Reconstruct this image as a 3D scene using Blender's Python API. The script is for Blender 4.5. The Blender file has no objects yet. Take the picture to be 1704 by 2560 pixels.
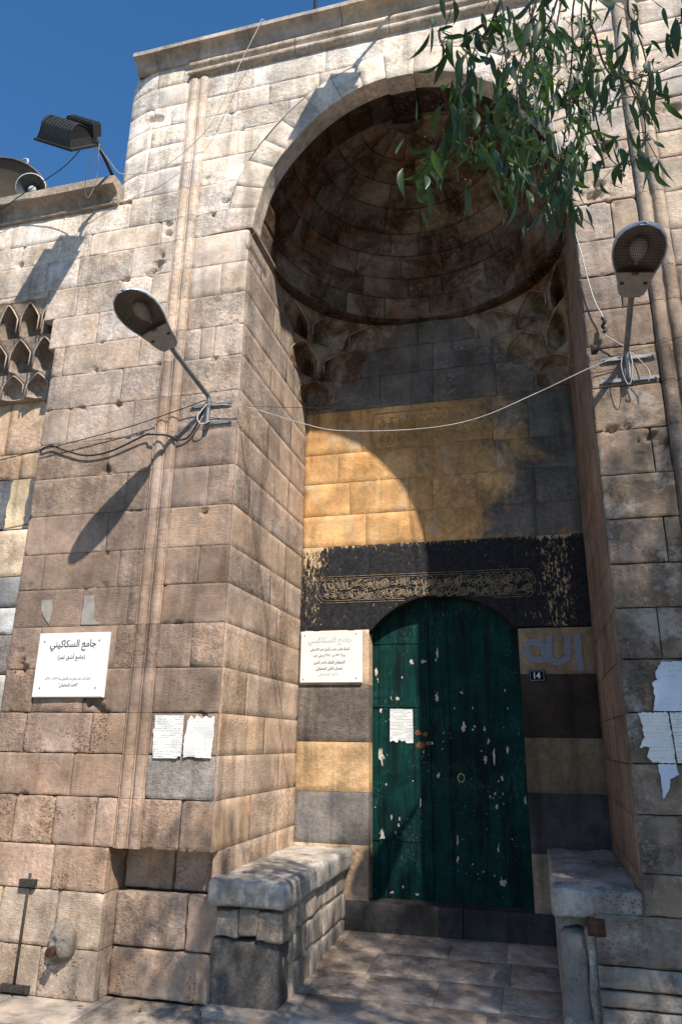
import bpy, math, random
import numpy as np
from mathutils import Vector, Matrix, noise as mnoise

# ------------------------------------------------------------------ camera, sky, sun, exposure
SC = bpy.context.scene
COL = SC.collection
YAW, PIT, ROL = math.radians(-14.868), math.radians(17.674), math.radians(0.804)
_f = Vector((math.sin(YAW)*math.cos(PIT), math.cos(YAW)*math.cos(PIT), math.sin(PIT)))
_r = _f.cross(Vector((0, 0, 1))).normalized()
_u = _r.cross(_f)
_r2 = math.cos(ROL)*_r + math.sin(ROL)*_u
_u2 = -math.sin(ROL)*_r + math.cos(ROL)*_u
cd = bpy.data.cameras.new('camera')
cam = bpy.data.objects.new('camera', cd)
COL.objects.link(cam)
CAMP = Vector((0, -5.0, 1.7))
cam.matrix_world = Matrix(((_r2.x, _u2.x, -_f.x, CAMP.x), (_r2.y, _u2.y, -_f.y, CAMP.y), (_r2.z, _u2.z, -_f.z, CAMP.z), (0, 0, 0, 1)))
cd.sensor_fit = 'VERTICAL'
cd.sensor_height = 36.0
cd.lens = 36.0*1795.08/2560.0
cd.clip_end = 3000
cd.clip_start = 0.05
SC.camera = cam

SUNV = Vector((0.81, -1.0, 1.43)).normalized()
EL = math.asin(SUNV.z)
AZ = math.atan2(SUNV.x, SUNV.y)          # from +y towards +x
world = bpy.data.worlds.new('World')
SC.world = world
world.use_nodes = True
wt = world.node_tree
bg = wt.nodes['Background']
sky = wt.nodes.new('ShaderNodeTexSky')
sky.sky_type = 'NISHITA'
sky.sun_disc = False
sky.sun_elevation = EL
sky.sun_rotation = AZ
sky.altitude = 400
sky.air_density = 1.0
sky.dust_density = 0.1
sky.ozone_density = 1.0
hsv = wt.nodes.new('ShaderNodeHueSaturation')      # the clear, polarised blue of the photograph, over the whole sky
hsv.inputs['Saturation'].default_value = 1.3
wt.links.new(sky.outputs[0], hsv.inputs['Color'])
wt.links.new(hsv.outputs[0], bg.inputs[0])
bg.inputs[1].default_value = 0.115
sd = bpy.data.lights.new('sun', 'SUN')
sd.energy = 5.0
sd.angle = math.radians(0.55)
sd.color = (1.0, 0.925, 0.82)
sun = bpy.data.objects.new('sun', sd)
COL.objects.link(sun)
sun.rotation_euler = SUNV.to_track_quat('Z', 'Y').to_euler()
sun.location = (8, -10, 14)
SC.view_settings.view_transform = 'Standard'
SC.view_settings.look = 'None'
SC.view_settings.exposure = 0.62
SC.view_settings.gamma = 1.0
SC.view_settings.use_curve_mapping = False
SC.cycles.max_bounces = 4
SC.cycles.diffuse_bounces = 3
SC.cycles.use_adaptive_sampling = True
SC.cycles.adaptive_threshold = 0.03

rnd = random.Random(7)

# ------------------------------------------------------------------ picture measurements -> places on real planes
def ray(u, v):
    d = _r2*((u-852)/1795.08) - _u2*((v-1280)/1795.08) + _f
    return d
def at_y(u, v, y):
    d = ray(u, v)
    return CAMP + d*((y-CAMP.y)/d.y)

# ------------------------------------------------------------------ materials
MATS = {}
class NT:
    def __init__(s, name):
        s.m = bpy.data.materials.new(name); s.m.use_nodes = True
        s.t = s.m.node_tree; s.b = s.t.nodes['Principled BSDF']; MATS[name] = s.m
        s.out = s.t.nodes['Material Output']
    def n(s, typ, **k):
        x = s.t.nodes.new('ShaderNode'+typ)
        for a, b in k.items():
            setattr(x, a, b)
        return x
    def l(s, a, b):
        s.t.links.new(a, b)
    def val(s, x, sock):
        if hasattr(x, 'links'): s.l(x, sock)
        else: sock.default_value = x
    def math(s, op, a, b=0.0, clamp=False):
        x = s.n('Math', operation=op, use_clamp=clamp); s.val(a, x.inputs[0]); s.val(b, x.inputs[1]); return x.outputs[0]
    def ramp(s, a, lo, hi, o0=0.0, o1=1.0):
        x = s.n('MapRange', clamp=True); s.val(a, x.inputs[0])
        for i, q in enumerate((lo, hi, o0, o1)): x.inputs[i+1].default_value = q
        return x.outputs[0]
    def noise(s, vec, scale, detail=4, rough=0.6, dist=0.0):
        x = s.n('TexNoise'); s.l(vec, x.inputs['Vector']); x.inputs['Scale'].default_value = scale
        x.inputs['Detail'].default_value = detail; x.inputs['Roughness'].default_value = rough; x.inputs['Distortion'].default_value = dist
        return x.outputs['Fac']
    def voro(s, vec, scale, rnd_=1.0, feature='F1'):
        x = s.n('TexVoronoi', feature=feature); s.l(vec, x.inputs['Vector']); x.inputs['Scale'].default_value = scale
        x.inputs['Randomness'].default_value = rnd_
        return x.outputs['Distance']
    def mapv(s, vec, sc, loc=(0, 0, 0), rot=(0, 0, 0)):
        x = s.n('Mapping'); s.l(vec, x.inputs[0]); x.inputs['Scale'].default_value = sc; x.inputs['Location'].default_value = loc; x.inputs['Rotation'].default_value = rot
        return x.outputs[0]
    def mix(s, fac, a, b, typ='MIX'):
        x = s.n('Mix', data_type='RGBA', blend_type=typ); s.val(fac, x.inputs[0])
        for q, sock in ((a, x.inputs[6]), (b, x.inputs[7])):
            if hasattr(q, 'links'): s.l(q, sock)
            else: sock.default_value = (*q[:3], 1.0)
        return x.outputs[2]
    def scalecol(s, col, fac):
        x = s.n('VectorMath', operation='SCALE'); s.l(col, x.inputs[0]); s.val(fac, x.inputs[3]); return x.outputs[0]
    def bump(s, h, strength=0.5, dist=0.01, prev=None):
        x = s.n('Bump'); x.inputs['Strength'].default_value = strength; x.inputs['Distance'].default_value = dist
        s.l(h, x.inputs['Height'])
        if prev is not None: s.l(prev, x.inputs['Normal'])
        return x.outputs[0]
    def finish(s, col, rough=0.9, normal=None, spec=0.2, metal=0.0):
        s.val(col if hasattr(col, 'links') else (*col, 1), s.b.inputs['Base Color'])
        s.val(rough, s.b.inputs['Roughness']); s.b.inputs['Specular IOR Level'].default_value = spec; s.b.inputs['Metallic'].default_value = metal
        if normal is not None: s.l(normal, s.b.inputs['Normal'])
        return s.m

def stone_mat(name, mode='plain'):
    s = NT(name)
    pos = s.n('NewGeometry').outputs['Position']
    oi = s.n('ObjectInfo')
    base, alpha, rn = oi.outputs['Color'], oi.outputs['Alpha'], oi.outputs['Random']
    off = s.n('VectorMath', operation='ADD'); s.l(pos, off.inputs[0])
    cmb = s.n('CombineXYZ'); k = s.math('MULTIPLY', rn, 17.0); [s.l(k, cmb.inputs[i]) for i in range(3)]
    s.l(cmb.outputs[0], off.inputs[1])
    p = off.outputs[0]
    big = s.n('TexNoise'); s.l(p, big.inputs['Vector']); big.inputs['Scale'].default_value = 3.6; big.inputs['Detail'].default_value = 4; big.inputs['Roughness'].default_value = 0.68
    sep = s.n('SeparateColor'); s.l(big.outputs['Color'], sep.inputs[0])
    n1, hn, gn = sep.outputs[0], sep.outputs[1], sep.outputs[2]
    n2 = s.noise(p, 26.0, 4, 0.75)
    tool = s.noise(s.mapv(p, (26.0, 26.0, 190.0)), 1.0, 1, 0.6)
    st = s.noise(s.mapv(pos, (5.5, 5.5, 0.55)), 1.0, 3, 0.7)
    kk = s.ramp(s.math('FRACT', s.math('MULTIPLY', rn, 7.31)), 0.0, 1.0, 0.35, 1.45)
    g2 = s.math('ADD', 1.0, s.math('MULTIPLY', s.math('SUBTRACT', s.ramp(n2, 0.3, 0.7, 0.76, 1.22), 1.0), kk))
    f = s.math('MULTIPLY', s.ramp(n1, 0.34, 0.66, 0.70, 1.18), g2)
    tool = s.math('ADD', 0.5, s.math('MULTIPLY', s.math('SUBTRACT', tool, 0.5), s.ramp(rn, 0.2, 0.9, 0.1, 1.0)))
    f = s.math('MULTIPLY', f, s.ramp(tool, 0.3, 0.7, 0.87, 1.1))
    f = s.math('MULTIPLY', f, s.ramp(st, 0.5, 0.68, 1.08, 0.72))
    f = s.math('MULTIPLY', f, s.ramp(s.noise(pos, 1.3, 4, 0.66), 0.42, 0.62, 1.1, 0.70))
    col = s.scalecol(base, f)
    col = s.mix(s.ramp(hn, 0.46, 0.66, 0.0, 0.45), col, s.mix(1.0, col, (1.13, 0.93, 0.75), 'MULTIPLY'))
    col = s.mix(s.ramp(gn, 0.52, 0.66, 0.0, 0.45), col, s.mix(1.0, col, (0.82, 0.84, 0.87), 'MULTIPLY'))
    # bleached flakes
    col = s.mix(s.math('MULTIPLY', s.ramp(n2, 0.62, 0.70), s.ramp(gn, 0.46, 0.54, 0.5, 0.0)), col, s.mix(1.0, col, (1.35, 1.35, 1.35), 'MULTIPLY'))
    # pits
    vn = s.n('TexVoronoi', feature='F1'); s.l(s.mapv(p, (1.0, 1.0, 1.5)), vn.inputs['Vector']); vn.inputs['Scale'].default_value = 58.0
    vc = s.n('SeparateColor'); s.l(vn.outputs['Color'], vc.inputs[0])
    vd = s.math('DIVIDE', vn.outputs['Distance'], s.ramp(vc.outputs[0], 0.25, 1.0, 0.05, 1.0))
    lim = s.math('MULTIPLY', s.ramp(s.math('ADD', s.math('MULTIPLY', s.noise(p, 4.5, 1, 0.6), 0.6), s.math('MULTIPLY', n2, 0.4)), 0.42, 0.64, 0.06, 0.72), s.math('ADD', s.math('MULTIPLY', alpha, 0.9), 0.12))
    pits = s.math('LESS_THAN', vd, lim)
    col = s.mix(s.math('MULTIPLY', pits, 0.7), col, s.mix(1.0, col, (0.28, 0.25, 0.235), 'MULTIPLY'))
    if mode == 'salt':
        sn = s.noise(p, 30.0, 6, 0.8); sm = s.noise(pos, 1.9, 3, 0.5)
        salt = s.math('MULTIPLY', s.ramp(sn, 0.54, 0.6), s.ramp(sm, 0.5, 0.62))
        col = s.mix(s.math('MULTIPLY', salt, 0.7), col, (0.30, 0.31, 0.29))
    if mode == 'soot':
        sn = s.noise(pos, 3.2, 6, 0.72, 0.5)
        col = s.mix(s.ramp(sn, 0.42, 0.6, 0.0, 0.85), col, s.mix(1.0, col, (0.26, 0.17, 0.11), 'MULTIPLY'))
        rn2 = s.noise(pos, 1.3, 3, 0.6)
        col = s.mix(s.ramp(rn2, 0.52, 0.62, 0.0, 0.6), col, s.mix(1.0, col, (1.2, 0.72, 0.4), 'MULTIPLY'))
        sp = s.math('MULTIPLY', s.ramp(s.noise(p, 26.0, 6, 0.8), 0.57, 0.64), s.ramp(s.noise(pos, 1.6, 3, 0.5), 0.48, 0.6))
        col = s.mix(s.math('MULTIPLY', sp, 0.7), col, (0.36, 0.29, 0.22))
    if mode == 'lichen':
        a = s.ramp(s.noise(pos, 2.4, 6, 0.75, 0.6), 0.5, 0.6)
        col = s.mix(s.math('MULTIPLY', a, 0.72), col, (0.055, 0.045, 0.037))
        b = s.ramp(s.noise(s.mapv(pos, (1, 1, 1), (3, 8, 1)), 3.0, 7, 0.75), 0.53, 0.62)
        col = s.mix(s.math('MULTIPLY', b, 0.45), col, (0.5, 0.46, 0.41))
        c = s.math('MULTIPLY', s.ramp(s.noise(p, 42.0, 5, 0.8), 0.5, 0.6), a)
        col = s.mix(s.math('MULTIPLY', c, 0.5), col, (0.3, 0.25, 0.21))
    if mode == 'wash':
        # ochre limewash that has come away from the right end of the wall
        sx = s.n('SeparateXYZ'); s.l(pos, sx.inputs[0])
        e = s.math('ADD', sx.outputs[0], s.math('MULTIPLY', s.math('SUBTRACT', s.noise(pos, 1.7, 6, 0.72, 0.6), 0.5), 3.0))
        gone = s.ramp(e, -0.28, 0.08)
        pale = s.ramp(s.noise(s.mapv(pos, (1.3, 1.3, 0.8), (1, 5, 2)), 3.0, 6, 0.74), 0.53, 0.66, 0.0, 0.6)
        col = s.mix(pale, col, (0.5, 0.42, 0.31))
        grey = s.scalecol(s.mix(0.0, (0.16, 0.145, 0.125), (0, 0, 0)), f)
        col = s.mix(gone, col, grey)
    if mode == 'paint':
        sx = s.n('SeparateXYZ'); s.l(pos, sx.inputs[0])
        endl = s.math('MULTIPLY', s.ramp(sx.outputs[0], -2.06, -1.90, 0.125, 0.0), s.ramp(sx.outputs[2], 2.9, 3.5, 0.35, 1.0))
        endr = s.math('MULTIPLY', s.ramp(sx.outputs[0], 0.04, 0.18, 0.0, 0.075), s.ramp(sx.outputs[0], 0.34, 0.46, 1.0, 0.0))
        top = s.ramp(sx.outputs[2], 3.53, 3.59, 0.0, 0.10)
        m = s.math('ADD', s.math('ADD', endl, endr), top)
        fl = s.noise(s.mapv(pos, (1.6, 1.6, 0.6)), 15.0, 6, 0.82)
        fl2 = s.noise(s.mapv(pos, (1.2, 1.2, .45)), 60.0, 3, 0.75)
        bare = s.ramp(s.math('ADD', s.math('ADD', s.math('MULTIPLY', fl, 0.6), s.math('MULTIPLY', fl2, 0.4)), m), 0.60, 0.64)
        tan = s.scalecol(s.mix(0.0, (0.52, 0.37, 0.21), (0, 0, 0)), f)
        blk = s.scalecol(s.mix(0.0, (0.020, 0.020, 0.022), (0, 0, 0)), s.ramp(n2, 0.3, 0.75, 0.5, 2.2))
        col = s.mix(bare, blk, tan)
    h = s.math('ADD', s.math('MULTIPLY', s.math('MULTIPLY', n2, kk), 0.85), s.math('MULTIPLY', tool, 0.28))
    h = s.math('SUBTRACT', h, s.math('MULTIPLY', pits, s.math('ADD', s.math('MULTIPLY', alpha, 0.8), 0.2)))
    nm = s.bump(h, 0.9, 0.016)
    return s.finish(col, 0.93, nm, 0.12)

stone_mat('stone'); stone_mat('stone_salt', 'salt'); stone_mat('stone_soot', 'soot'); stone_mat('stone_lichen', 'lichen')
stone_mat('stone_wash', 'wash'); stone_mat('black_paint', 'paint')

def simple(name, col, rough=0.6, metal=0.0, spec=0.4, nscale=20, namt=0.25, bump=0.15, bscale=60):
    s = NT(name)
    pos = s.n('NewGeometry').outputs['Position']
    n = s.noise(pos, nscale, 5, 0.65)
    c = s.scalecol(s.mix(0.0, col, (0, 0, 0)), s.ramp(n, 0.3, 0.7, 1-namt, 1+namt))
    nb = s.noise(pos, bscale, 4, 0.6)
    return s.finish(c, rough, s.bump(nb, bump, 0.004), spec, metal)

simple('mortar', (0.26, 0.235, 0.21), 0.95, nscale=9, bump=0.6)
simple('joint_dark', (0.10, 0.085, 0.07), 0.95)
simple('marble', (0.70, 0.69, 0.665), 0.45, nscale=5, namt=0.05, bump=0.05)
simple('ink', (0.035, 0.035, 0.04), 0.7, namt=0.1)
simple('ink_worn', (0.42, 0.41, 0.37), 0.8, nscale=70, namt=0.5)
simple('ink_soft', (0.16, 0.15, 0.14), 0.8, nscale=80, namt=0.3)
simple('galvanised', (0.19, 0.20, 0.21), 0.6, 0.5, nscale=14, namt=0.3)
simple('lamp_paint', (0.42, 0.46, 0.50), 0.38, 0.3, nscale=8, namt=0.12, bump=0.05)
simple('lamp_inside', (0.36, 0.31, 0.27), 0.55, 0.2, nscale=12)
simple('lamp_cover', (0.30, 0.28, 0.26), 0.6, nscale=16, namt=0.2)
simple('mesh_wire', (0.055, 0.045, 0.035), 0.6, 0.4)
simple('bulb', (0.62, 0.58, 0.52), 0.25, namt=0.05)
simple('brass_rust', (0.16, 0.065, 0.028), 0.8, nscale=60, namt=0.5)
simple('black_metal', (0.030, 0.034, 0.036), 0.5, 0.3, nscale=30, namt=0.3)
simple('iron', (0.045, 0.04, 0.035), 0.75, 0.4, nscale=40, namt=0.5, bump=0.6)
simple('cable_black', (0.02, 0.02, 0.02), 0.6)
simple('cable_white', (0.45, 0.43, 0.39), 0.6, nscale=12)
simple('dish_brown', (0.085, 0.068, 0.048), 0.6, nscale=6, namt=0.3)
simple('horn_grey', (0.42, 0.45, 0.46), 0.5)
simple('horn_dark', (0.06, 0.07, 0.075), 0.5)
simple('number_blue', (0.005, 0.007, 0.03), 0.6, spec=0.1, namt=0.1, bump=0.02)
simple('enamel_white', (0.6, 0.6, 0.6), 0.3, namt=0.05)
simple('graffiti_grey', (0.20, 0.225, 0.265), 0.8, nscale=40, namt=0.15)
simple('peeled', (0.46, 0.40, 0.33), 0.85, nscale=60, namt=0.3)
simple('rust', (0.045, 0.02, 0.01), 0.9, 0.1, nscale=26, namt=0.7, bump=0.7)
simple('brass', (0.55, 0.38, 0.16), 0.35, 0.9)
simple('mortar_patch', (0.20, 0.19, 0.175), 0.95, nscale=18, namt=0.25, bump=0.9, bscale=40)
simple('wood_dark', (0.05, 0.035, 0.025), 0.9)

def cement(name, col):
    s = NT(name); pos = s.n('NewGeometry').outputs['Position']
    a = s.noise(pos, 5, 6, 0.7); b = s.noise(pos, 60, 5, 0.75)
    f = s.math('MULTIPLY', s.ramp(a, 0.3, 0.72, 0.45, 1.5), s.ramp(b, 0.3, 0.72, 0.55, 1.55))
    c = s.scalecol(s.mix(0.0, col, (0, 0, 0)), f)
    h = s.math('ADD', a, s.math('MULTIPLY', b, 0.5))
    return s.finish(c, 0.95, s.bump(h, 0.9, 0.012), 0.1)
cement('cement_dark', (0.10, 0.088, 0.078)); cement('cement_grey', (0.29, 0.26, 0.225)); cement('bench_slab', (0.36, 0.345, 0.325))
cement('pavement_base', (0.16, 0.145, 0.13)); cement('ground', (0.07, 0.066, 0.06)); cement('basalt_step', (0.075, 0.07, 0.068))

def door_mat():
    s = NT('door_green'); pos = s.n('NewGeometry').outputs['Position']
    g = s.noise(s.mapv(pos, (9, 9, 0.9)), 1.0, 6, 0.7, 0.5)
    n = s.noise(pos, 4.0, 5, 0.7)
    col = s.mix(s.ramp(n, 0.3, 0.7), (0.0005, 0.012, 0.011), (0.002, 0.046, 0.038))
    col = s.mix(s.ramp(g, 0.46, 0.6, 0.0, 0.85), col, (0.002, 0.006, 0.007))
    # fine scratches: thin isolines of a stretched noise
    def scr(sc, scale, w, amt, c, col):
        q = s.noise(s.mapv(pos, sc), scale, 3, 0.6, 1.2)
        line = s.math('LESS_THAN', s.math('ABSOLUTE', s.math('SUBTRACT', q, 0.5)), w)
        msk = s.ramp(s.noise(pos, 3.3, 4, 0.6), 0.48, 0.6)
        return s.mix(s.math('MULTIPLY', s.math('MULTIPLY', line, msk), amt), col, c)
    col = scr((1.5, 1.5, 0.45), 11.0, 0.006, 0.6, (0.05, 0.17, 0.13), col)
    col = scr((0.6, 0.6, 1.3), 19.0, 0.005, 0.5, (0.03, 0.13, 0.10), col)
    spk = s.math('MULTIPLY', s.ramp(s.noise(pos, 55, 3, 0.6), 0.66, 0.69), s.ramp(s.noise(pos, 2.6, 3, 0.6), 0.5, 0.6))
    col = s.mix(s.math('MULTIPLY', spk, 0.8), col, (0.42, 0.42, 0.36))
    nm = s.bump(s.math('ADD', g, s.math('MULTIPLY', s.noise(pos, 40, 4, .6), 0.3)), 0.4, 0.006)
    return s.finish(col, 0.7, nm, 0.12)
door_mat()

def paper_mat(name, rows, col=(0.64, 0.63, 0.60), amt=0.8, dens=0.5):
    s = NT(name); tc = s.n('TexCoord').outputs['Object']
    sx = s.n('SeparateXYZ'); s.l(tc, sx.inputs[0])
    x, z = sx.outputs[0], sx.outputs[2]
    r = s.math('MULTIPLY', z, rows)
    fr = s.math('FRACT', r); fl = s.math('FLOOR', r)
    cmb = s.n('CombineXYZ'); s.l(s.math('MULTIPLY', x, 160.0), cmb.inputs[0]); s.l(s.math('MULTIPLY', fl, 3.7), cmb.inputs[1]); s.l(s.math('MULTIPLY', fr, 2.0), cmb.inputs[2])
    w = s.noise(cmb.outputs[0], 1.0, 3, 0.7)
    cm2 = s.n('CombineXYZ'); s.l(s.math('MULTIPLY', x, 9.0), cm2.inputs[0]); s.l(s.math('MULTIPLY', fl, 7.3), cm2.inputs[1])
    seg = s.noise(cm2.outputs[0], 1.0, 2, 0.5)
    band = s.math('MULTIPLY', s.math('GREATER_THAN', fr, 0.3), s.math('LESS_THAN', fr, 0.66))
    t = s.math('MULTIPLY', s.math('MULTIPLY', band, s.math('GREATER_THAN', w, dens)), s.math('GREATER_THAN', seg, 0.46))
    pos = s.n('NewGeometry').outputs['Position']
    stain = s.noise(pos, 9, 5, 0.7)
    c = s.mix(s.ramp(stain, 0.5, 0.75, 0, 0.35), col, (0.55, 0.51, 0.43))
    c = s.mix(s.math('MULTIPLY', t, amt), c, (0.08, 0.08, 0.09))
    return s.finish(c, 0.8, s.bump(s.noise(pos, 22, 4, 0.6), 0.25, 0.006), 0.2)
paper_mat('paper_a', 62, amt=0.7); paper_mat('paper_b', 48, amt=0.6, dens=0.56); paper_mat('paper_notice', 75, (0.66, 0.66, 0.65), 0.75, 0.46)
paper_mat('paper_grey', 30, (0.52, 0.56, 0.64), 0.7, 0.6)

def leaf_mat(name, c1, c2, trans):
    s = NT(name); pos = s.n('NewGeometry').outputs['Position']; oi = s.n('ObjectInfo')
    n = s.noise(pos, 3.0, 3, 0.6)
    c = s.mix(s.math('ADD', s.math('MULTIPLY', oi.outputs['Random'], 0.6), s.math('MULTIPLY', n, 0.5), True), c1, c2)
    s.finish(c, 0.42, None, 0.4)
    tr = s.n('BsdfTranslucent'); s.l(s.mix(1.0, c, (1.3, 1.9, 0.5), 'MULTIPLY'), tr.inputs[0])
    mx = s.n('MixShader'); mx.inputs[0].default_value = trans
    s.l(s.b.outputs[0], mx.inputs[1]); s.l(tr.outputs[0], mx.inputs[2]); s.l(mx.outputs[0], s.out.inputs[0])
leaf_mat('leaf', (0.022, 0.050, 0.038), (0.070, 0.115, 0.042), 0.28)
leaf_mat('leaf_crown', (0.030, 0.065, 0.035), (0.06, 0.10, 0.05), 0.25)
simple('twig', (0.05, 0.035, 0.025), 0.85)
simple('bud', (0.13, 0.13, 0.035), 0.7)
simple('bark', (0.30, 0.24, 0.19), 0.9, nscale=8, namt=0.35, bump=0.7, bscale=14)

# ------------------------------------------------------------------ object helpers
def link(name, me, mat=None, parent=None):
    o = bpy.data.objects.new(name, me)
    COL.objects.link(o)
    if mat and not me.materials: me.materials.append(MATS[mat])
    if parent: o.parent = parent
    return o
def mesh(name, vs, fs, mat=None, parent=None, smooth=False):
    me = bpy.data.meshes.new(name)
    me.from_pydata([tuple(v) for v in vs], [], fs)
    if smooth is True: me.polygons.foreach_set('use_smooth', [True]*len(me.polygons))
    elif smooth: me.polygons.foreach_set('use_smooth', smooth)
    me.update()
    return link(name, me, mat, parent)
def empty(name, loc):
    o = bpy.data.objects.new(name, None); COL.objects.link(o); o.location = loc; o.empty_display_size = 0.2
    bpy.context.view_layer.update()
    return o
def tag(o, label, cat, group=None):
    o['label'] = label; o['category'] = cat
    if group: o['group'] = group
    return o
def adopt(parent, *objs):
    # parts are modelled in place: keep their world position
    inv = Matrix.Translation(parent.location).inverted()
    for o in objs:
        o.parent = parent; o.matrix_parent_inverse = inv
class MB:
    def __init__(s): s.v = []; s.f = []; s.sm = []
    def add(s, vs, fs, smooth=False):
        b = len(s.v); s.v += [tuple(v) for v in vs]; s.f += [tuple(i+b for i in f) for f in fs]; s.sm += [smooth]*len(fs); return s
    def box(s, c, ax, ay, az):
        c, ax, ay, az = map(Vector, (c, ax, ay, az))
        vs = [c+sx*ax+sy*ay+sz*az for sx in (-1, 1) for sy in (-1, 1) for sz in (-1, 1)]
        return s.add(vs, [(0, 1, 3, 2), (4, 6, 7, 5), (0, 4, 5, 1), (2, 3, 7, 6), (0, 2, 6, 4), (1, 5, 7, 3)])
    def bbox(s, x0, x1, y0, y1, z0, z1):
        return s.box(((x0+x1)/2, (y0+y1)/2, (z0+z1)/2), ((x1-x0)/2, 0, 0), (0, (y1-y0)/2, 0), (0, 0, (z1-z0)/2))
    def tube(s, pts, r, n=6, caps=True):
        pts = [Vector(p) for p in pts]; rs = r if isinstance(r, (list, tuple)) else [r]*len(pts)
        vs = []; fs = []; prev = None
        for i, p in enumerate(pts):
            t = (pts[min(i+1, len(pts)-1)]-pts[max(i-1, 0)]).normalized()
            a = prev if prev is not None else (Vector((0, 0, 1)) if abs(t.z) < 0.9 else Vector((1, 0, 0)))
            a = (a - t*a.dot(t)).normalized(); prev = a; b = t.cross(a)
            for k in range(n):
                q = 2*math.pi*k/n; vs.append(p+(a*math.cos(q)+b*math.sin(q))*rs[i])
        for i in range(len(pts)-1):
            for k in range(n):
                fs.append((i*n+k, i*n+(k+1) % n, (i+1)*n+(k+1) % n, (i+1)*n+k))
        s.add(vs, fs, True)
        if caps:
            b = len(s.v)-len(vs)
            s.f += [tuple(b+k for k in range(n))[::-1], tuple(b+(len(pts)-1)*n+k for k in range(n))]; s.sm += [False, False]
        return s
    def build(s, name, mat, parent=None):
        me = bpy.data.meshes.new(name); me.from_pydata(s.v, [], s.f); me.polygons.foreach_set('use_smooth', s.sm); me.update()
        o = link(name, me, mat)
        if parent: adopt(parent, o)
        return o
def smooth_path(pts, n=8):
    pts = [Vector(p) for p in pts]; out = []
    for i in range(len(pts)-1):
        p0, p1, p2, p3 = pts[max(i-1, 0)], pts[i], pts[i+1], pts[min(i+2, len(pts)-1)]
        for k in range(n):
            t = k/n
            out.append(0.5*((2*p1)+(p2-p0)*t+(2*p0-5*p1+4*p2-p3)*t*t+(3*p1-p0-3*p2+p3)*t**3))
    out.append(pts[-1]); return out

nz = mnoise.noise
HOLES = [(-3.62, 4.84, 0.03), (-3.36, 4.47, 0.04), (-3.39, 3.86, 0.055), (-2.69, 6.76, 0.022), (-2.40, 6.55, 0.035), (-2.47, 6.45, 0.035), (-3.03, 6.31, 0.035), (-3.05, 6.2, 0.03), (-2.16, 6.44, 0.09), (-3.98, 2.36, 0.022), (-3.95, 2.22, 0.06), (-2.45, 3.43, 0.03), (-2.98, 8.2, 0.025),
         (-3.10, 5.88, 0.05), (-3.13, 5.82, 0.05), (-3.07, 5.95, 0.035), (-3.17, 5.78, 0.04), (-3.42, 5.76, 0.04), (-3.37, 7.62, 0.05), (-3.30, 7.63, 0.045), (-3.25, 7.60, 0.03), (-4.63, 6.12, 0.035), (-2.3, 6.7, 0.02), (-2.53, 6.70, 0.02), (-2.6, 6.32, 0.03),
         (-3.28, 1.96, 0.06), (-3.2, 1.90, 0.05), (-3.22, 2.02, 0.04), (0.75, 5.95, 0.05), (0.7, 5.84, 0.06), (1.38, 6.55, 0.06), (0.58, 4.47, 0.035), (0.65, 3.83, 0.04), (0.75, 3.84, 0.04), (0.9, 3.75, 0.05), (1.0, 3.7, 0.04)]
_hr = random.Random(99)
for _k in range(85):
    _z = _hr.choice([.955, 1.285, 1.585, 1.88, 2.21, 2.54, 2.845, 3.145, 3.48, 3.82, 4.145, 4.485, 4.82, 5.12, 5.44, 5.76, 6.09, 6.34, 6.67, 7.26])+_hr.gauss(0, 0.02)
    HOLES.append((_hr.uniform(-4.1, -2.25) if _hr.random() < 0.8 else _hr.uniform(0.55, 1.0), _z, _hr.uniform(0.006, 0.020)))
def chamf(u, v):
    return 0.09*((-3.33-u)/0.33)**1.6 if (u < -3.33 and v > 6.69) else 0.0
front = lambda u, v, w: (u, -w+chamf(u, v), v)
BLK = 0
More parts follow.
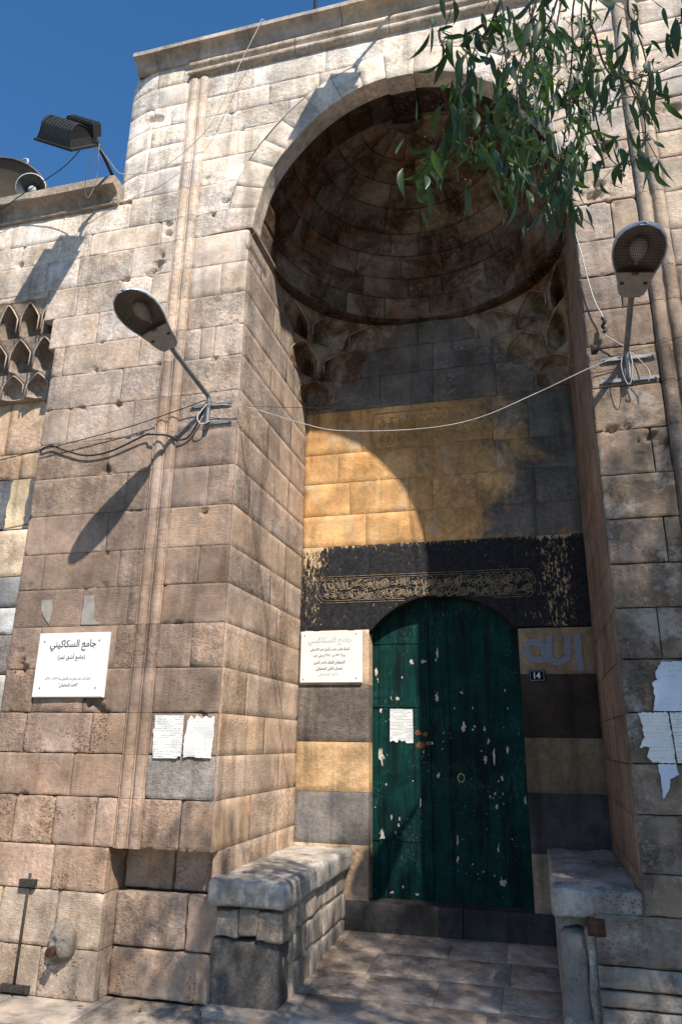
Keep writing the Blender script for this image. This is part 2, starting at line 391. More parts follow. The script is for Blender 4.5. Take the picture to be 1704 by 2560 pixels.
def block(name, mp, u0, u1, v0, v1, col, parent, mat='stone', gap=0.001, depth=0.09, cell=0.055, bev=0.002, rough=0.0016, chip=0.35, alpha=0.4,
          su=1.0, sv=1.0, woff=0.0, clip=None, wob=0.0025, jit=0.003):
    """one dressed stone: a gridded face with worn edges and returns, laid on the surface mp(u, v, w)"""
    global BLK
    BLK += 1
    sd_ = BLK*1.37
    gu, gv = gap/su, gap/sv
    u0, u1, v0, v1 = u0+gu, u1-gu, v0+gv, v1-gv
    Lu, Lv = (u1-u0)*su, (v1-v0)*sv
    hl = []
    if mp is front:
        hl = [(hx_, hz_, hr_) for hx_, hz_, hr_ in HOLES if u0-hr_ < hx_ < u1+hr_ and v0-hr_ < hz_ < v1+hr_]
        if hl: cell = min(cell, 0.02)
    nu = max(2, min(40, round(Lu/cell))); nv = max(2, min(24, round(Lv/cell)))
    bu, bv = min(bev/Lu, 0.2), min(bev/Lv, 0.2)
    us = [0, bu]+[bu+(1-2*bu)*i/nu for i in range(1, nu)]+[1-bu, 1]
    vs_ = [0, bv]+[bv+(1-2*bv)*i/nv for i in range(1, nv)]+[1-bv, 1]
    NU, NV = len(us), len(vs_)
    w0 = woff + rnd.uniform(-jit, jit)
    tu, tv = rnd.uniform(-jit, jit)*0.8, rnd.uniform(-jit, jit)*0.8
    if cell > 0.03: chip = 0
    corner = [(rnd.uniform(0.012, 0.045) if rnd.random() < chip else 0.0) for _ in range(4)]
    verts = []; inside = []
    for j, b in enumerate(vs_):
        for i, a in enumerate(us):
            U, V = u0+a*(u1-u0), v0+b*(v1-v0)
            x, y = a*Lu, b*Lv
            q = Vector((x*9+sd_, y*9, sd_*0.7))
            n_ = nz(q*1.0)*0.5+nz(q*2.7)*0.35+nz(q*6.1)*0.3
            w = w0+tu*(a-0.5)+tv*(b-0.5)+n_*rough
            edge = i in (0, NU-1) or j in (0, NV-1)
            for k, (cx, cy) in enumerate(((0, 0), (Lu, 0), (0, Lv), (Lu, Lv))):
                if corner[k]:
                    d = math.hypot(x-cx, y-cy)
                    if d < corner[k]: w -= (corner[k]-d)*0.5
            for hx_, hz_, hr_ in hl:
                d = math.hypot((U-hx_)*(0.55 if hr_ < 0.027 else 0.9), (V-hz_)*1.3)*(1+0.9*nz(Vector((U*30, V*30, hx_*9))))
                if d < hr_: w -= min(0.045, hr_*1.3)*min(1.0, (1-d/hr_)*2.2)
            if edge:
                e = nz(Vector((x*14, y*14, sd_)))
                w -= bev*(0.45+0.9*abs(e))
                if i == 0: U += wob*(0.5+e)/su
                if i == NU-1: U -= wob*(0.5+e)/su
                if j == 0: V += wob*(0.5+e)/sv
                if j == NV-1: V -= wob*(0.5+e)/sv
            ins = False
            if clip:
                U, V, ins = clip(U, V)
            inside.append(ins)
            verts.append(mp(U, V, w))
    faces = []; sm = []
    for j in range(NV-1):
        for i in range(NU-1):
            f = (j*NU+i, j*NU+i+1, (j+1)*NU+i+1, (j+1)*NU+i)
            if clip and all(inside[k] for k in f): continue
            faces.append(f); sm.append(0 < i < NU-2 and 0 < j < NV-2)
    if not faces: return None
    c0 = Vector(mp((u0+u1)/2, (v0+v1)/2, 0)); c1 = Vector(mp((u0+u1)/2, (v0+v1)/2, 0.1))
    e1 = Vector(mp(u1, (v0+v1)/2, 0))-Vector(mp(u0, (v0+v1)/2, 0)); e2 = Vector(mp((u0+u1)/2, v1, 0))-Vector(mp((u0+u1)/2, v0, 0))
    flip = e1.cross(e2).dot(c1-c0) < 0
    # returns
    ring = [i for i in range(NU)]+[j*NU+NU-1 for j in range(1, NV)]+[(NV-1)*NU+i for i in range(NU-2, -1, -1)]+[j*NU for j in range(NV-2, 0, -1)]
    base = len(verts)
    for k in ring:
        j, i = divmod(k, NU)
        U, V = u0+us[i]*(u1-u0), v0+vs_[j]*(v1-v0)
        if clip: U, V, _ = clip(U, V)
        verts.append(mp(U, V, woff-depth))
    m = len(ring)
    for k in range(m):
        if clip and inside[ring[k]] and inside[ring[(k+1) % m]]: 
            pass
        faces.append((ring[(k+1) % m], ring[k], base+k, base+(k+1) % m)); sm.append(False)
    if flip: faces = [f[::-1] for f in faces]
    o = mesh(name, verts, faces, mat, parent, sm)
    o.color = (*col, alpha)
    return o
def vary(c, v=0.12, h=0.06):
    k = 1+rnd.uniform(-v, v); a = rnd.uniform(-h, h)
    return (max(0.01, c[0]*k*(1+a*0.5)), max(0.01, c[1]*k), max(0.01, c[2]*k*(1-a)))
def lerp3(a, b, t):
    t = max(0, min(1, t)); return tuple(x+(y-x)*t for x, y in zip(a, b))

# ------------------------------------------------------------------ ground
g = mesh('ground', [(-400, -400, -0.03), (400, -400, -0.03), (400, 400, -0.03), (-400, 400, -0.03)], [(0, 1, 2, 3)], 'ground'); g['kind'] = 'structure'
pav = mesh('pavement', [(-9, -9, -0.012), (6, -9, -0.012), (6, 0.3, -0.012), (-9, 0.3, -0.012)], [(0, 1, 2, 3)], 'pavement_base'); pav['kind'] = 'structure'
flat = lambda u, v, w: (u, v, w)
yy = 0.16
for r, hgt in enumerate((0.62, 0.5, 0.58, 0.52, 0.6, 0.55, 0.6)):
    x = -6.2+rnd.uniform(0, 0.4)
    while x < 3.0:
        wd = rnd.uniform(0.55, 0.95)
        block('paving_slab', flat, x, x+wd, yy-hgt, yy, vary((0.33, 0.285, 0.24), 0.12), pav, 'stone', gap=0.003, depth=0.02, cell=0.12, bev=0.004, rough=0.003, alpha=0.25)
        x += wd
    yy -= hgt
FZ = lambda y: 0.03+0.064*y
floor = mesh('niche_floor', [(-2.22, -0.02, FZ(0)-0.018), (0.54, -0.02, FZ(0)-0.018), (0.54, 1.86, FZ(1.84)-0.018), (-2.22, 1.86, FZ(1.84)-0.018)], [(0, 1, 2, 3)], 'joint_dark')
floor['kind'] = 'structure'
fl = lambda u, v, w: (u, v, FZ(v)+w)
ys = [-0.03, 0.42, 0.86, 1.32, 1.80]
for r in range(4):
    xs = [-2.2, -1.66, -1.28, -0.78, -0.34, 0.06] if r % 2 else [-2.2, -1.72, -1.32, -0.84, -0.30, 0.06]
    if r == 0: xs = [-2.2, -1.62, -1.1, -0.42, 0.06]
    for a, b in zip(xs[:-1], xs[1:]):
        block('paving_slab', fl, a, b, ys[r], ys[r+1], vary((0.44, 0.365, 0.30), 0.04, 0.03), floor, 'stone', gap=0.001, depth=0.03, cell=0.12, bev=0.001, wob=0.0008, jit=0.0006, rough=0.0012, alpha=0.2)

# ------------------------------------------------------------------ the mosque front
portal = empty('mosque_portal', (-0.84, 0.0, 0.0))
tag(portal, 'pale stone mosque portal with deep half-domed niche and green arched door', 'building')
INV = Matrix.Translation(portal.location).inverted()
def own(o):
    if o: o.parent = portal; o.matrix_parent_inverse = INV
    return o
XL, XR, D, XC, ZS0 = -2.22, 0.54, 1.83, -0.83, 6.1
_half = [(1.38, 5.3), (1.385, 5.75), (1.36, 6.06), (1.31, 6.37), (1.275, 6.52), (1.19, 6.72), (1.06, 6.92), (0.92, 7.085), (0.745, 7.25), (0.55, 7.38), (0.35, 7.465), (0.12, 7.515), (0.0, 7.52)]
_ang = [math.atan2(z-ZS0, x) for x, z in _half]; _rad = [math.hypot(x, z-ZS0) for x, z in _half]
def rho(a):
    if a > math.pi/2: a = math.pi-a
    return float(np.interp(a, _ang, _rad))
EXT = 0.285
def arch_pt(a, r): return (XC+math.cos(a)*r, ZS0+math.sin(a)*r)
def arch_clip(U, V):
    dx, dz = U-XC, V-ZS0
    if dz < -0.01: return U, V, False
    r = math.hypot(dx, dz); a = math.atan2(dz, dx); R = rho(a)+EXT+0.006
    if r < R:
        x, z = arch_pt(a, R); return x, z, True
    return U, V, False

# backing masonry (mortar) with the niche, recess and lower undercut open
mb = MB()
B = 0.055
def rectf(x0, x1, z0, z1, y): mb.add([(x0, y, z0), (x1, y, z0), (x1, y, z1), (x0, y, z1)], [(0, 1, 2, 3)])
rectf(-4.07, -3.0, -0.1, 6.72, B); rectf(-3.0, -2.235, 0.97, 6.1, B); rectf(-7.5, -4.07, 5.7, 6.72, B); rectf(-7.5, -5.62, -0.1, 5.7, B); rectf(-3.56, -3.0, 6.72, 6.95, B)
rectf(-3.3, -2.9, 6.95, 8.3, B); rectf(-3.56, -3.3, 6.95, 8.3, 0.2)
rectf(0.565, 3.0, -0.1, 6.72, B); rectf(0.565, 1.56, 6.72, 8.3, B); rectf(-3.0, -2.235, 6.1, 8.3, B)
N = 40
pts = [arch_pt(math.pi*i/N, rho(math.pi*i/N)+0.05) for i in range(N+1)]
for (xa, za), (xb, zb) in zip(pts[:-1], pts[1:]):
    mb.add([(xb, B, zb), (xa, B, za), (xa, B, 8.3), (xb, B, 8.3)], [(0, 1, 2, 3)])
rectf(-3.0, XL, -0.1, 0.98, 0.32)                                        # undercut back
mb.add([(-3.02, 0.0, 0.975), (XL, 0, 0.975), (XL, 0.34, 0.975), (-3.02, 0.34, 0.975)], [(0, 1, 2, 3)])
mb.add([(-3.02, 0.01, -0.1), (-3.02, 0.34, -0.1), (-3.02, 0.34, 0.98), (-3.02, 0.01, 0.98)], [(0, 1, 2, 3)])
# niche sides, back and door reveal
mb.add([(XL-B, 0.02, 0.98), (XL-B, D+0.05, 0.98), (XL-B, D+0.05, 6.2), (XL-B, 0.02, 6.2)], [(0, 1, 2, 3)])
mb.add([(XL-B, 0.33, 0), (XL-B, D+0.05, 0), (XL-B, D+0.05, 0.98), (XL-B, 0.33, 0.98)], [(0, 1, 2, 3)])
mb.add([(XR+B, 0.02, 0), (XR+B, D+0.05, 0), (XR+B, D+0.05, 6.2), (XR+B, 0.02, 6.2)], [(0, 1, 2, 3)])
rectf(XL-B, -1.6, 0, 6.2, D+B); rectf(-0.03, XR+B, 0, 6.2, D+B); rectf(-1.6, -0.03, 3.2, 6.2, D+B)
rectf(-1.75, 0.1, 0.0, 3.3, 2.12)
# dome shell
NT_, NP_ = 28, 14
vs = [(-0.84+1.43*math.sin(p)*math.cos(t), 0.45+1.43*math.sin(p)*math.sin(t), 6.1+1.43*math.cos(p)) for p in [math.pi/2*j/NP_ for j in range(NP_+1)] for t in [math.pi*i/NT_ for i in range(NT_+1)]]
mb.add(vs, [(j*(NT_+1)+i, j*(NT_+1)+i+1, (j+1)*(NT_+1)+i+1, (j+1)*(NT_+1)+i) for j in range(NP_) for i in range(NT_)])
mb.add([(XL-0.3, 0.0, 6.1), (XR+0.3, 0.0, 6.1), (XR+0.3, D+0.3, 6.1), (XL-0.3, D+0.3, 6.1)], [])
# roof, flanks and rear close the block
mb.add([(-3.55, 0.02, 8.3), (1.55, 0.02, 8.3), (1.55, 4.5, 8.3), (-3.55, 4.5, 8.3)], [(0, 1, 2, 3)])
mb.add([(-9, 0.02, 6.7), (5, 0.02, 6.7), (5, 4.5, 6.7), (-9, 4.5, 6.7)], [])
for xx in (-3.55, 1.55): mb.add([(xx, 0.2, 6.6), (xx, 4.5, 6.6), (xx, 4.5, 8.3), (xx, 0.2, 8.3)], [(0, 1, 2, 3)])
mb.add([(-9, 4.5, 0), (5, 4.5, 0), (5, 4.5, 8.3), (-9, 4.5, 8.3)], [(0, 1, 2, 3)])
for a, b in ((-9, -3.55), (1.55, 5)): mb.add([(a, 0.05, 6.7), (b, 0.05, 6.7), (b, 4.5, 6.7), (a, 4.5, 6.7)], [(0, 1, 2, 3)])
core = own(mb.build('wall_core', 'joint_dark'))

ZC = [0.0, .305, .66, .955, 1.285, 1.585, 1.88, 2.21, 2.54, 2.845, 3.145, 3.48, 3.82, 4.145, 4.485, 4.82, 5.12, 5.44, 5.76, 6.09, 6.34, 6.67, 6.97, 7.26, 7.5, 7.75, 8.02, 8.27]
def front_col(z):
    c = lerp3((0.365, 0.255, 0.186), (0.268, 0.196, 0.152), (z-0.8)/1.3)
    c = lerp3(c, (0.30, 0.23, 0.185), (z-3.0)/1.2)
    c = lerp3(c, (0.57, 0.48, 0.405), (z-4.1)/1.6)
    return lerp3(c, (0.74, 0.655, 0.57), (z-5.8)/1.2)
LJ = {0: [-3.45], .305: [-3.83, -3.36], .66: [-3.44], .955: [-3.82, -3.48, -3.13], 1.285: [-3.37, -3.0], 1.585: [-3.83, -3.25], 1.88: [-3.8, -3.35], 2.21: [-3.81, -3.12], 2.54: [-3.46, -3.05],
      2.845: [-3.87, -3.17], 3.145: [-3.31], 3.48: [-3.18], 3.82: [-3.39], 4.145: [-3.83, -3.19], 4.485: [-3.34], 4.82: [-3.97, -3.2], 5.12: [-3.66], 5.44: [-3.92, -3.44, -3.15],
      5.76: [-4.9, -4.3, -3.95, -3.38], 6.09: [-5.1, -4.63, -3.86, -3.11], 6.34: [-4.79, -4.21, -3.46, -3.24], 6.67: [-3.34], 6.97: [-3.34], 7.26: [-3.33], 7.5: [-3.33, -3.13], 7.75: [-3.3], 8.02: [-3.33, -3.04]}
RJ = {.955: [-2.46], 2.21: [-2.48], 2.845: [-2.47], 3.48: [-2.44], 4.82: [-2.61, -2.48], 5.44: [-2.46], 6.09: [-2.46], 6.97: [-2.39, -1.95], 7.26: [-2.48, -1.9], 7.5: [-2.43, -2.1, -1.6], 7.75: [-2.29, -1.54, -1.0, -0.45, .1, .6], 8.02: [-2.3, -1.7, -1.05, -0.4, 0.2, .7],
      6.34: [], 6.67: []}
ROUGH = {(1.285, 2): 0.012, (.955, 2): 0.008, (1.585, 2): 0.004, (1.285, 1): 0.010, (.955, 1): 0.006, (1.88, 1): 0.006}
ML0, ML1 = -2.962, -2.757
def pits_for(z): return 0.85 if z < 1.6 else 0.5 if z < 2.3 else 0.35 if z < 4.4 else 0.28
for k in range(len(ZC)-1):
    z0, z1 = ZC[k], ZC[k+1]
    zc = (z0+z1)/2
    low = z0 < 2.2
    # left of the roll moulding
    if z0 < 5.1: xl = -4.082 if z0 > 0.9 else -4.6
    elif z0 < 5.4: xl = -4.15
    elif z0 < 5.7: xl = -4.25
    elif z0 < 6.6: xl = -5.6
    else: xl = -3.655
    xs = [xl]+[x for x in LJ.get(z0, []) if x > xl+0.1]
    if z0 < 0.9: xs += [-3.0]
    else:
        while xs and ML0-xs[-1] < 0.07: xs.pop()
        xs += [ML0]
    for i in range(len(xs)-1):
        r = 0.0045 if low else (0.003 if rnd.random() < 0.3 else 0.0014)
        top = z1
        if abs(z1-6.67) < .01 and xs[i+1] < -3.3: top = 6.63
        c = vary(front_col(zc), 0.11, 0.05)
        if z0 < 0.6: c = vary((0.37, 0.285, 0.215), 0.1)
        cell = 0.026 if z0 < 1.6 else 0.06
        own(block('stone_block', front, xs[i], xs[i+1], z0, top, c, None, gap=0.002 if low else 0.0011, rough=r*rnd.uniform(0.7, 1.6), alpha=pits_for(z0)*rnd.choice((0.15, 0.5, 0.9, 1.2, 1.7)), bev=0.003 if low else 0.0008, wob=0.003 if low else 0.0007, chip=0.3, cell=cell, jit=0.003 if low else 0.001, depth=0.3 if z0 < 0.9 else 0.09))
    # between moulding and niche corner
    xr = XL if z0 < 6.05 else (XR if z0 > 7.7 else XC)
    if z0 >= 0.9:
        clip = arch_clip if z1 > 6.1 else None
        js = RJ.get(z0, [])
        xs = [ML1]+[x for x in js if ML1+0.08 < x]
        if z1 > 7.7: xs = [ML1]+list(js)+[1.012]
        elif z0 > 6.05: xs += [XC] if z0 > 7.4 else [XL+1.0]
        else: xs += [XL]
        for i in range(len(xs)-1):
            rg = 0.0125 if abs(z0-1.285) < .01 else 0.006 if z0 < 1.2 else 0.0035 if z0 < 2.3 else 0.0015
            c = vary(front_col(zc), 0.11, 0.05)
            if abs(z0-1.285) < .01: c = (0.27, 0.235, 0.21)
            own(block('stone_block', front, xs[i], xs[i+1], z0, z1, c, None, gap=0.002 if low else 0.0011, rough=rg, alpha=pits_for(z0)*rnd.choice((0.2, 0.6, 1.0, 1.4)), bev=0.003 if low else 0.0008, wob=0.003 if low else 0.0007, jit=0.0012, clip=clip, cell=0.026 if z0 < 1.6 else 0.04 if clip else 0.06, depth=0.3 if z0 < 1 else 0.09))
    else:  # stones at the back of the undercut
        xs = {0: [-3.0, -2.2], .305: [-3.0, -2.44, -2.2], .66: [-3.0, -2.6, -2.2]}[z0]
        for i in range(len(xs)-1):
            own(block('stone_block', front, xs[i], xs[i+1], z0, z1, vary((0.42, 0.30, 0.22), 0.1), None, gap=0.005, rough=0.016, alpha=0.9, bev=0.008, wob=0.006, woff=-0.16 if z0 < 0.6 else -0.25, cell=0.024, depth=0.07))
    # roll moulding stone of this course
    if z0 >= 0.9 and z1 < 8.1:
        vs = []; fs = []
        prof = [(ML0, -0.01), (ML0, 0.012), (-2.953, 0.020)]
        for cxm, rr in ((-2.910, 0.040), (-2.806, 0.040)):
            prof += [(cxm-rr*math.cos(t), 0.004+0.024*math.sin(t)) for t in [math.pi*q/8 for q in range(9)]]
            if cxm < -2.85: prof += [(-2.866, 0.002), (-2.862, 0.012), (-2.852, 0.012), (-2.848, 0.002)]
        prof += [(-2.762, 0.018), (ML1, 0.012), (ML1, -0.01)]
        zz = [z0+0.0012]+[z0+(z1-z0)*q/10 for q in range(1, 10)]+[z1-0.0012]
        dx, dy = rnd.uniform(-0.0015, 0.0015), rnd.uniform(-0.001, 0.001)
        for z in zz:
            for (px, py) in prof:
                n_ = nz(Vector((px*20, z*9, 3.1)))*0.004
                vs.append((px+dx+n_, -(py+dy+n_*0.7), z))
        m = len(prof)
        for a in range(len(zz)-1):
            for b in range(m-1):
                fs.append((a*m+b, a*m+b+1, (a+1)*m+b+1, (a+1)*m+b))
        o = own(mesh('roll_moulding', vs, fs, 'stone', None, True)); o.color = (*vary(lerp3(front_col(zc), (0.55, 0.40, 0.30), 0.2), 0.05), pits_for(z0)*0.5)

for k in range(len(ZC)-1):
    if ZC[k] < 6.6:
        x = -5.6
        while x > -7.4:
            w_ = rnd.uniform(0.5, 0.85)
            if not (ZC[k] >= 5.7 and x > -5.59): own(block('stone_block', front, x-w_, x, ZC[k], min(ZC[k+1], 6.63), vary(front_col((ZC[k]+ZC[k+1])/2), 0.11, 0.05), None, rough=0.002, cell=0.08, depth=0.35 if x > -5.61 else 0.09, alpha=0.4))
            x -= w_
# right pier
ZR = [0.20, .285, .37, .48, .75, .975, 1.30, 1.59, 1.895, 2.225, 2.555, 2.85, 3.165, 3.485, 3.82, 4.16, 4.48, 4.805, 5.10, 5.42, 5.77, 6.09, 6.34, 6.67, 6.97, 7.26, 7.5, 7.75]
PJ = {5.42: [0.82], 4.805: [0.82], 3.485: [0.90], 2.85: [0.91], 2.225: [0.80], 5.10: [], 4.16: [], 6.09: [.8], 6.67: [.75], 7.26: [.8]}
MR0, MR1 = 1.015, 1.215
for k in range(3, len(ZR)-1):
    z0, z1 = ZR[k], ZR[k+1]; zc = (z0+z1)/2
    x0 = XR if z0 > 0.7 else 0.25
    clip = None
    if z0 > 6.05: x0 = XC+0.6; clip = arch_clip
    c0 = lerp3((0.22, 0.17, 0.132), (0.31, 0.238, 0.19), (zc-3.2)/1.5); c0 = lerp3(c0, (0.55, 0.47, 0.395), (zc-5.0)/1.6)  # lower stones darkened to imitate tree shade, on top of the real lichen
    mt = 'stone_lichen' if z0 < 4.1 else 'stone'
    for xs in ([x0]+PJ.get(z0, [])+[MR0 if z0 > 1.2 else MR1], [MR1, MR1+(0.35 if z0 > 6.6 else 0.55)], [MR1+0.55, MR1+1.3] if z0 < 6.6 else None):
        if xs is None: continue
        for a, b in zip(xs[:-1], xs[1:]):
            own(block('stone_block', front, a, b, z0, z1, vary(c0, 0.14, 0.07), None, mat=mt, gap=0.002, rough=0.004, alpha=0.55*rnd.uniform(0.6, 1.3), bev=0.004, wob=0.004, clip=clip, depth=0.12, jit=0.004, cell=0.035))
    # roll moulding of the right side (stops above the base)
    if z0 > 1.2:
        prof = [(MR0, -0.01), (MR0, 0.01)]
        for cxm, rr in ((1.062, 0.042), (1.166, 0.042)):
            prof += [(cxm-rr*math.cos(t), 0.008+0.034*math.sin(t)) for t in [math.pi*q/8 for q in range(9)]]
        prof += [(MR1, 0.01), (MR1, -0.01)]
        zz = [z0+0.002]+[z0+(z1-z0)*q/8 for q in range(1, 8)]+[z1-0.002]
        vs = [(px+nz(Vector((px*20, z*9, 8.1)))*0.006, -(py+nz(Vector((px*20, z*9, 5.1)))*0.005), z) for z in zz for (px, py) in prof]
        m = len(prof); fs = [(a*m+b, a*m+b+1, (a+1)*m+b+1, (a+1)*m+b) for a in range(len(zz)-1) for b in range(m-1)]
        o = own(mesh('roll_moulding', vs, fs, 'stone', None, True)); o.color = (*vary(c0, 0.1), 0.5)
# plinth mouldings at the foot of the right pier
for (za, zb, pa, pb) in ((0.37, 0.478, 0.0, 0.035), (0.285, 0.365, 0.05, 0.06), (0.2, 0.282, 0.045, 0.075), (-0.02, 0.197, 0.085, 0.085)):
    x = 0.25
    while x < 2.6:
        w_ = rnd.uniform(0.5, 0.8)
        mp = (lambda za, zb, pa, pb: (lambda u, v, w: (u, -w-(pb+(pa-pb)*max(0, min(1, (v-za)/(zb-za)))), v)))(za, zb, pa, pb)
        own(block('plinth_stone', mp, x, x+w_, za, zb, vary((0.33, 0.275, 0.225), 0.1), None, mat='stone_lichen', gap=0.003, cell=0.05, bev=0.008, rough=0.003, depth=0.2))
        x += w_

# horizontal roll moulding under the cornice
x = ML0
while x < MR1:
    w_ = min(rnd.uniform(0.8, 1.2), MR1-x); w_ = MR1-x if MR1-x-w_ < 0.3 else w_
    prof = [(8.03, -0.01), (8.03, 0.006)]
    for cz, rr in ((8.085, 0.042), (8.19, 0.042)):
        prof += [(cz-rr*math.cos(t), 0.012+0.040*math.sin(t)) for t in [math.pi*q/8 for q in range(9)]]
    prof += [(8.245, 0.01), (8.245, -0.01)]
    xx = [x+0.003]+[x+w_*q/8 for q in range(1, 8)]+[x+w_-0.003]
    vs = [(px, -(py+nz(Vector((px*8, pz*20, 2.1)))*0.005), pz+nz(Vector((px*6, pz*20, 6.1)))*0.004) for px in xx for (pz, py) in prof]
    m = len(prof); fs = [(a*m+b, (a+1)*m+b, (a+1)*m+b+1, a*m+b+1) for a in range(len(xx)-1) for b in range(m-1)]
    o = own(mesh('roll_moulding', vs, fs, 'stone', None, True)); o.color = (*vary((0.56, 0.48, 0.40), 0.06), 0.4)
    x += w_
def cornice(x0, x1, prof, colr, lens, skew=0.0):
    x = x0
    while x < x1-0.01:
        w_ = rnd.uniform(*lens); w_ = x1-x if x1-x-w_ < 0.4 else w_
        xx = [x+0.004]+[x+w_*q/10 for q in range(1, 10)]+[x+w_-0.004]
        vs = []
        dy, dz = rnd.uniform(-0.005, 0.005), rnd.uniform(-0.006, 0.006)
        for px in xx:
            for (y, z) in prof:
                e = nz(Vector((px*5, z*15, 7.7)))*0.007+nz(Vector((px*16, z*15, 1.7)))*0.004
                vs.append((px, y+dy+e, z+dz+e*0.7))
        m = len(prof); fs = [(a*m+b, (a+1)*m+b, (a+1)*m+b+1, a*m+b+1) for a in range(len(xx)-1) for b in range(m-1)]
        fs += [tuple(range(m))[::-1], tuple(range((len(xx)-1)*m, len(xx)*m))]
        o = own(mesh('cornice_stone', vs, fs, 'stone')); o.color = (*vary(colr, 0.06), 0.35)
        x += w_
cav = [(-0.035-0.095*(1-math.cos(t)), 8.285+0.085*math.sin(t)) for t in [math.pi/2*q/6 for q in range(7)]]
cornice(-3.575, 1.6, [(0.02, 8.25), (-0.02, 8.252), (-0.035, 8.262)]+cav+[(-0.132, 8.372), (-0.134, 8.415), (-0.12, 8.425), (0.5, 8.43)], (0.52, 0.45, 0.38), (0.9, 1.4))
cav = [(-0.035-0.095*(1-math.cos(t)), 6.685+0.105*math.sin(t)) for t in [math.pi/2*q/6 for q in range(7)]]
pprof = [(0.02, 6.635), (-0.012, 6.635), (-0.03, 6.643), (-0.034, 6.66), (-0.028, 6.676)]+cav+[(-0.134, 6.795), (-0.136, 6.88), (-0.12, 6.89), (0.45, 6.9)]
cornice(-7.0, -3.6, pprof, (0.34, 0.29, 0.245), (0.85, 1.25))
cornice(1.6, 4.0, pprof, (0.34, 0.29, 0.245), (0.85, 1.25))

# voussoirs of the arch: faces and soffits in one stone each
bd = [180, 171, 162, 152, 143, 134, 123, 113, 104, 95, 85, 76, 66, 56, 46, 37, 28, 18, 9, 0]
for a, b in zip(bd[1:], bd[:-1]):
    key = a == 85
    pr = 0.002 if not key else 0.008
    lo = -0.03 if key else 0.0
    def vmap(u, v, w):
        r = rho(u)+v+(lo if v < 0.12 else 0); x, z = arch_pt(u, r); return (x, -w-0.002, z)
    c = vary(lerp3(front_col(7.0), front_col(6.2), abs(90-(a+b)/2)/90), 0.1, 0.06)
    own(block('voussoir', vmap, math.radians(a), math.radians(b), 0.0, EXT+rnd.uniform(-0.02, 0.02), c, None, su=1.5, depth=0.18, bev=0.001, wob=0.0008, gap=0.001, rough=0.002, woff=pr, alpha=0.35))

# sooty vault between the face ring and the half dome
for a, b in zip(bd[1:], bd[:-1]):
    sh_ = rnd.uniform(-2, 2) if 5 < a < 170 else 0
    def bmap(u, v, w):
        r = min(rho(u)+0.012, R0V+0.01)-w if u > 0.35 and u < math.pi-0.35 else rho(u)+0.006-w
        x, z = arch_pt(u, r); return (x, v, z)
    R0V = 1.40
    own(block('dome_stone', bmap, math.radians(a), math.radians(b), 0.172, 0.46, vary(lerp3((0.085, 0.062, 0.045), (0.20, 0.165, 0.135), abs(90-(a+b)/2)/90), 0.12), None, mat='stone_soot', su=1.38, depth=0.05, gap=0.002, bev=0.004, rough=0.003, alpha=0.4))

# half dome
R0 = 1.38
def dome(u, v, w):
    r = R0-w; return (-0.84+r*math.sin(v)*math.cos(u), 0.45+r*math.sin(v)*math.sin(u), 6.1+r*math.cos(v))
rings = [6.0, 19.5, 30, 40, 50.5, 60, 70, 79, 90]
for i, (pa, pb) in enumerate(zip(rings[:-1], rings[1:])):
    pm = math.radians((pa+pb)/2); L = math.pi*R0*math.sin(pm)
    nst = max(5, round(L/0.47)) if i else 7
    cuts = [180*k/nst for k in range(nst+1)]
    sh = (i % 2)*90/nst
    cuts = [0]+[max(2, min(178, c+sh+rnd.uniform(-14, 14)/nst*2.2)) for c in cuts[1:-1]]+[180]
    cuts = sorted(cuts)
    for a, b in zip(cuts[:-1], cuts[1:]):
        if b-a < 4: continue
        c = vary((0.20, 0.152, 0.115), 0.25, 0.1)
        if i < 2: c = vary((0.27, 0.205, 0.15), 0.35, 0.1)
        own(block('dome_stone', dome, math.radians(a), math.radians(b), math.radians(pa), math.radians(pb), c, None, mat='stone_soot', su=R0*math.sin(pm), sv=R0, depth=0.06, gap=0.002, bev=0.003, rough=0.003, wob=0.002, alpha=0.5, jit=0.005))
# crown boss of the dome
o = own(mesh('dome_boss', [dome(math.pi*k/10, math.radians(6.5), 0.035) for k in range(11)]+[dome(0.0, 0.0, 0.075)]+[dome(math.pi*k/10, math.radians(6.5), -0.03) for k in range(11)],
        [(k+1, k, 11) for k in range(10)]+[(k, k+1, 13+k, 12+k) for k in range(10)], 'stone_soot', None, True)); o.color = (0.20, 0.15, 0.11, 0.4)
# ring ledge at the foot of the dome
vs = []; fs = []
prof = [(-0.01, 6.112), (0.018, 6.104), (0.02, 6.085), (0.0, 6.07), (-0.25, 6.068)]
for k in range(41):
    t = math.pi*k/40
    for (w, z) in prof: vs.append((-0.84+(R0-w)*math.cos(t), 0.45+(R0-w)*math.sin(t), z))
m = len(prof); fs = [(k*m+b, k*m+b+1, (k+1)*m+b+1, (k+1)*m+b) for k in range(40) for b in range(m-1)]
o = own(mesh('dome_ledge', vs, fs, 'stone_soot')); o.color = (0.10, 0.07, 0.05, 0.4)

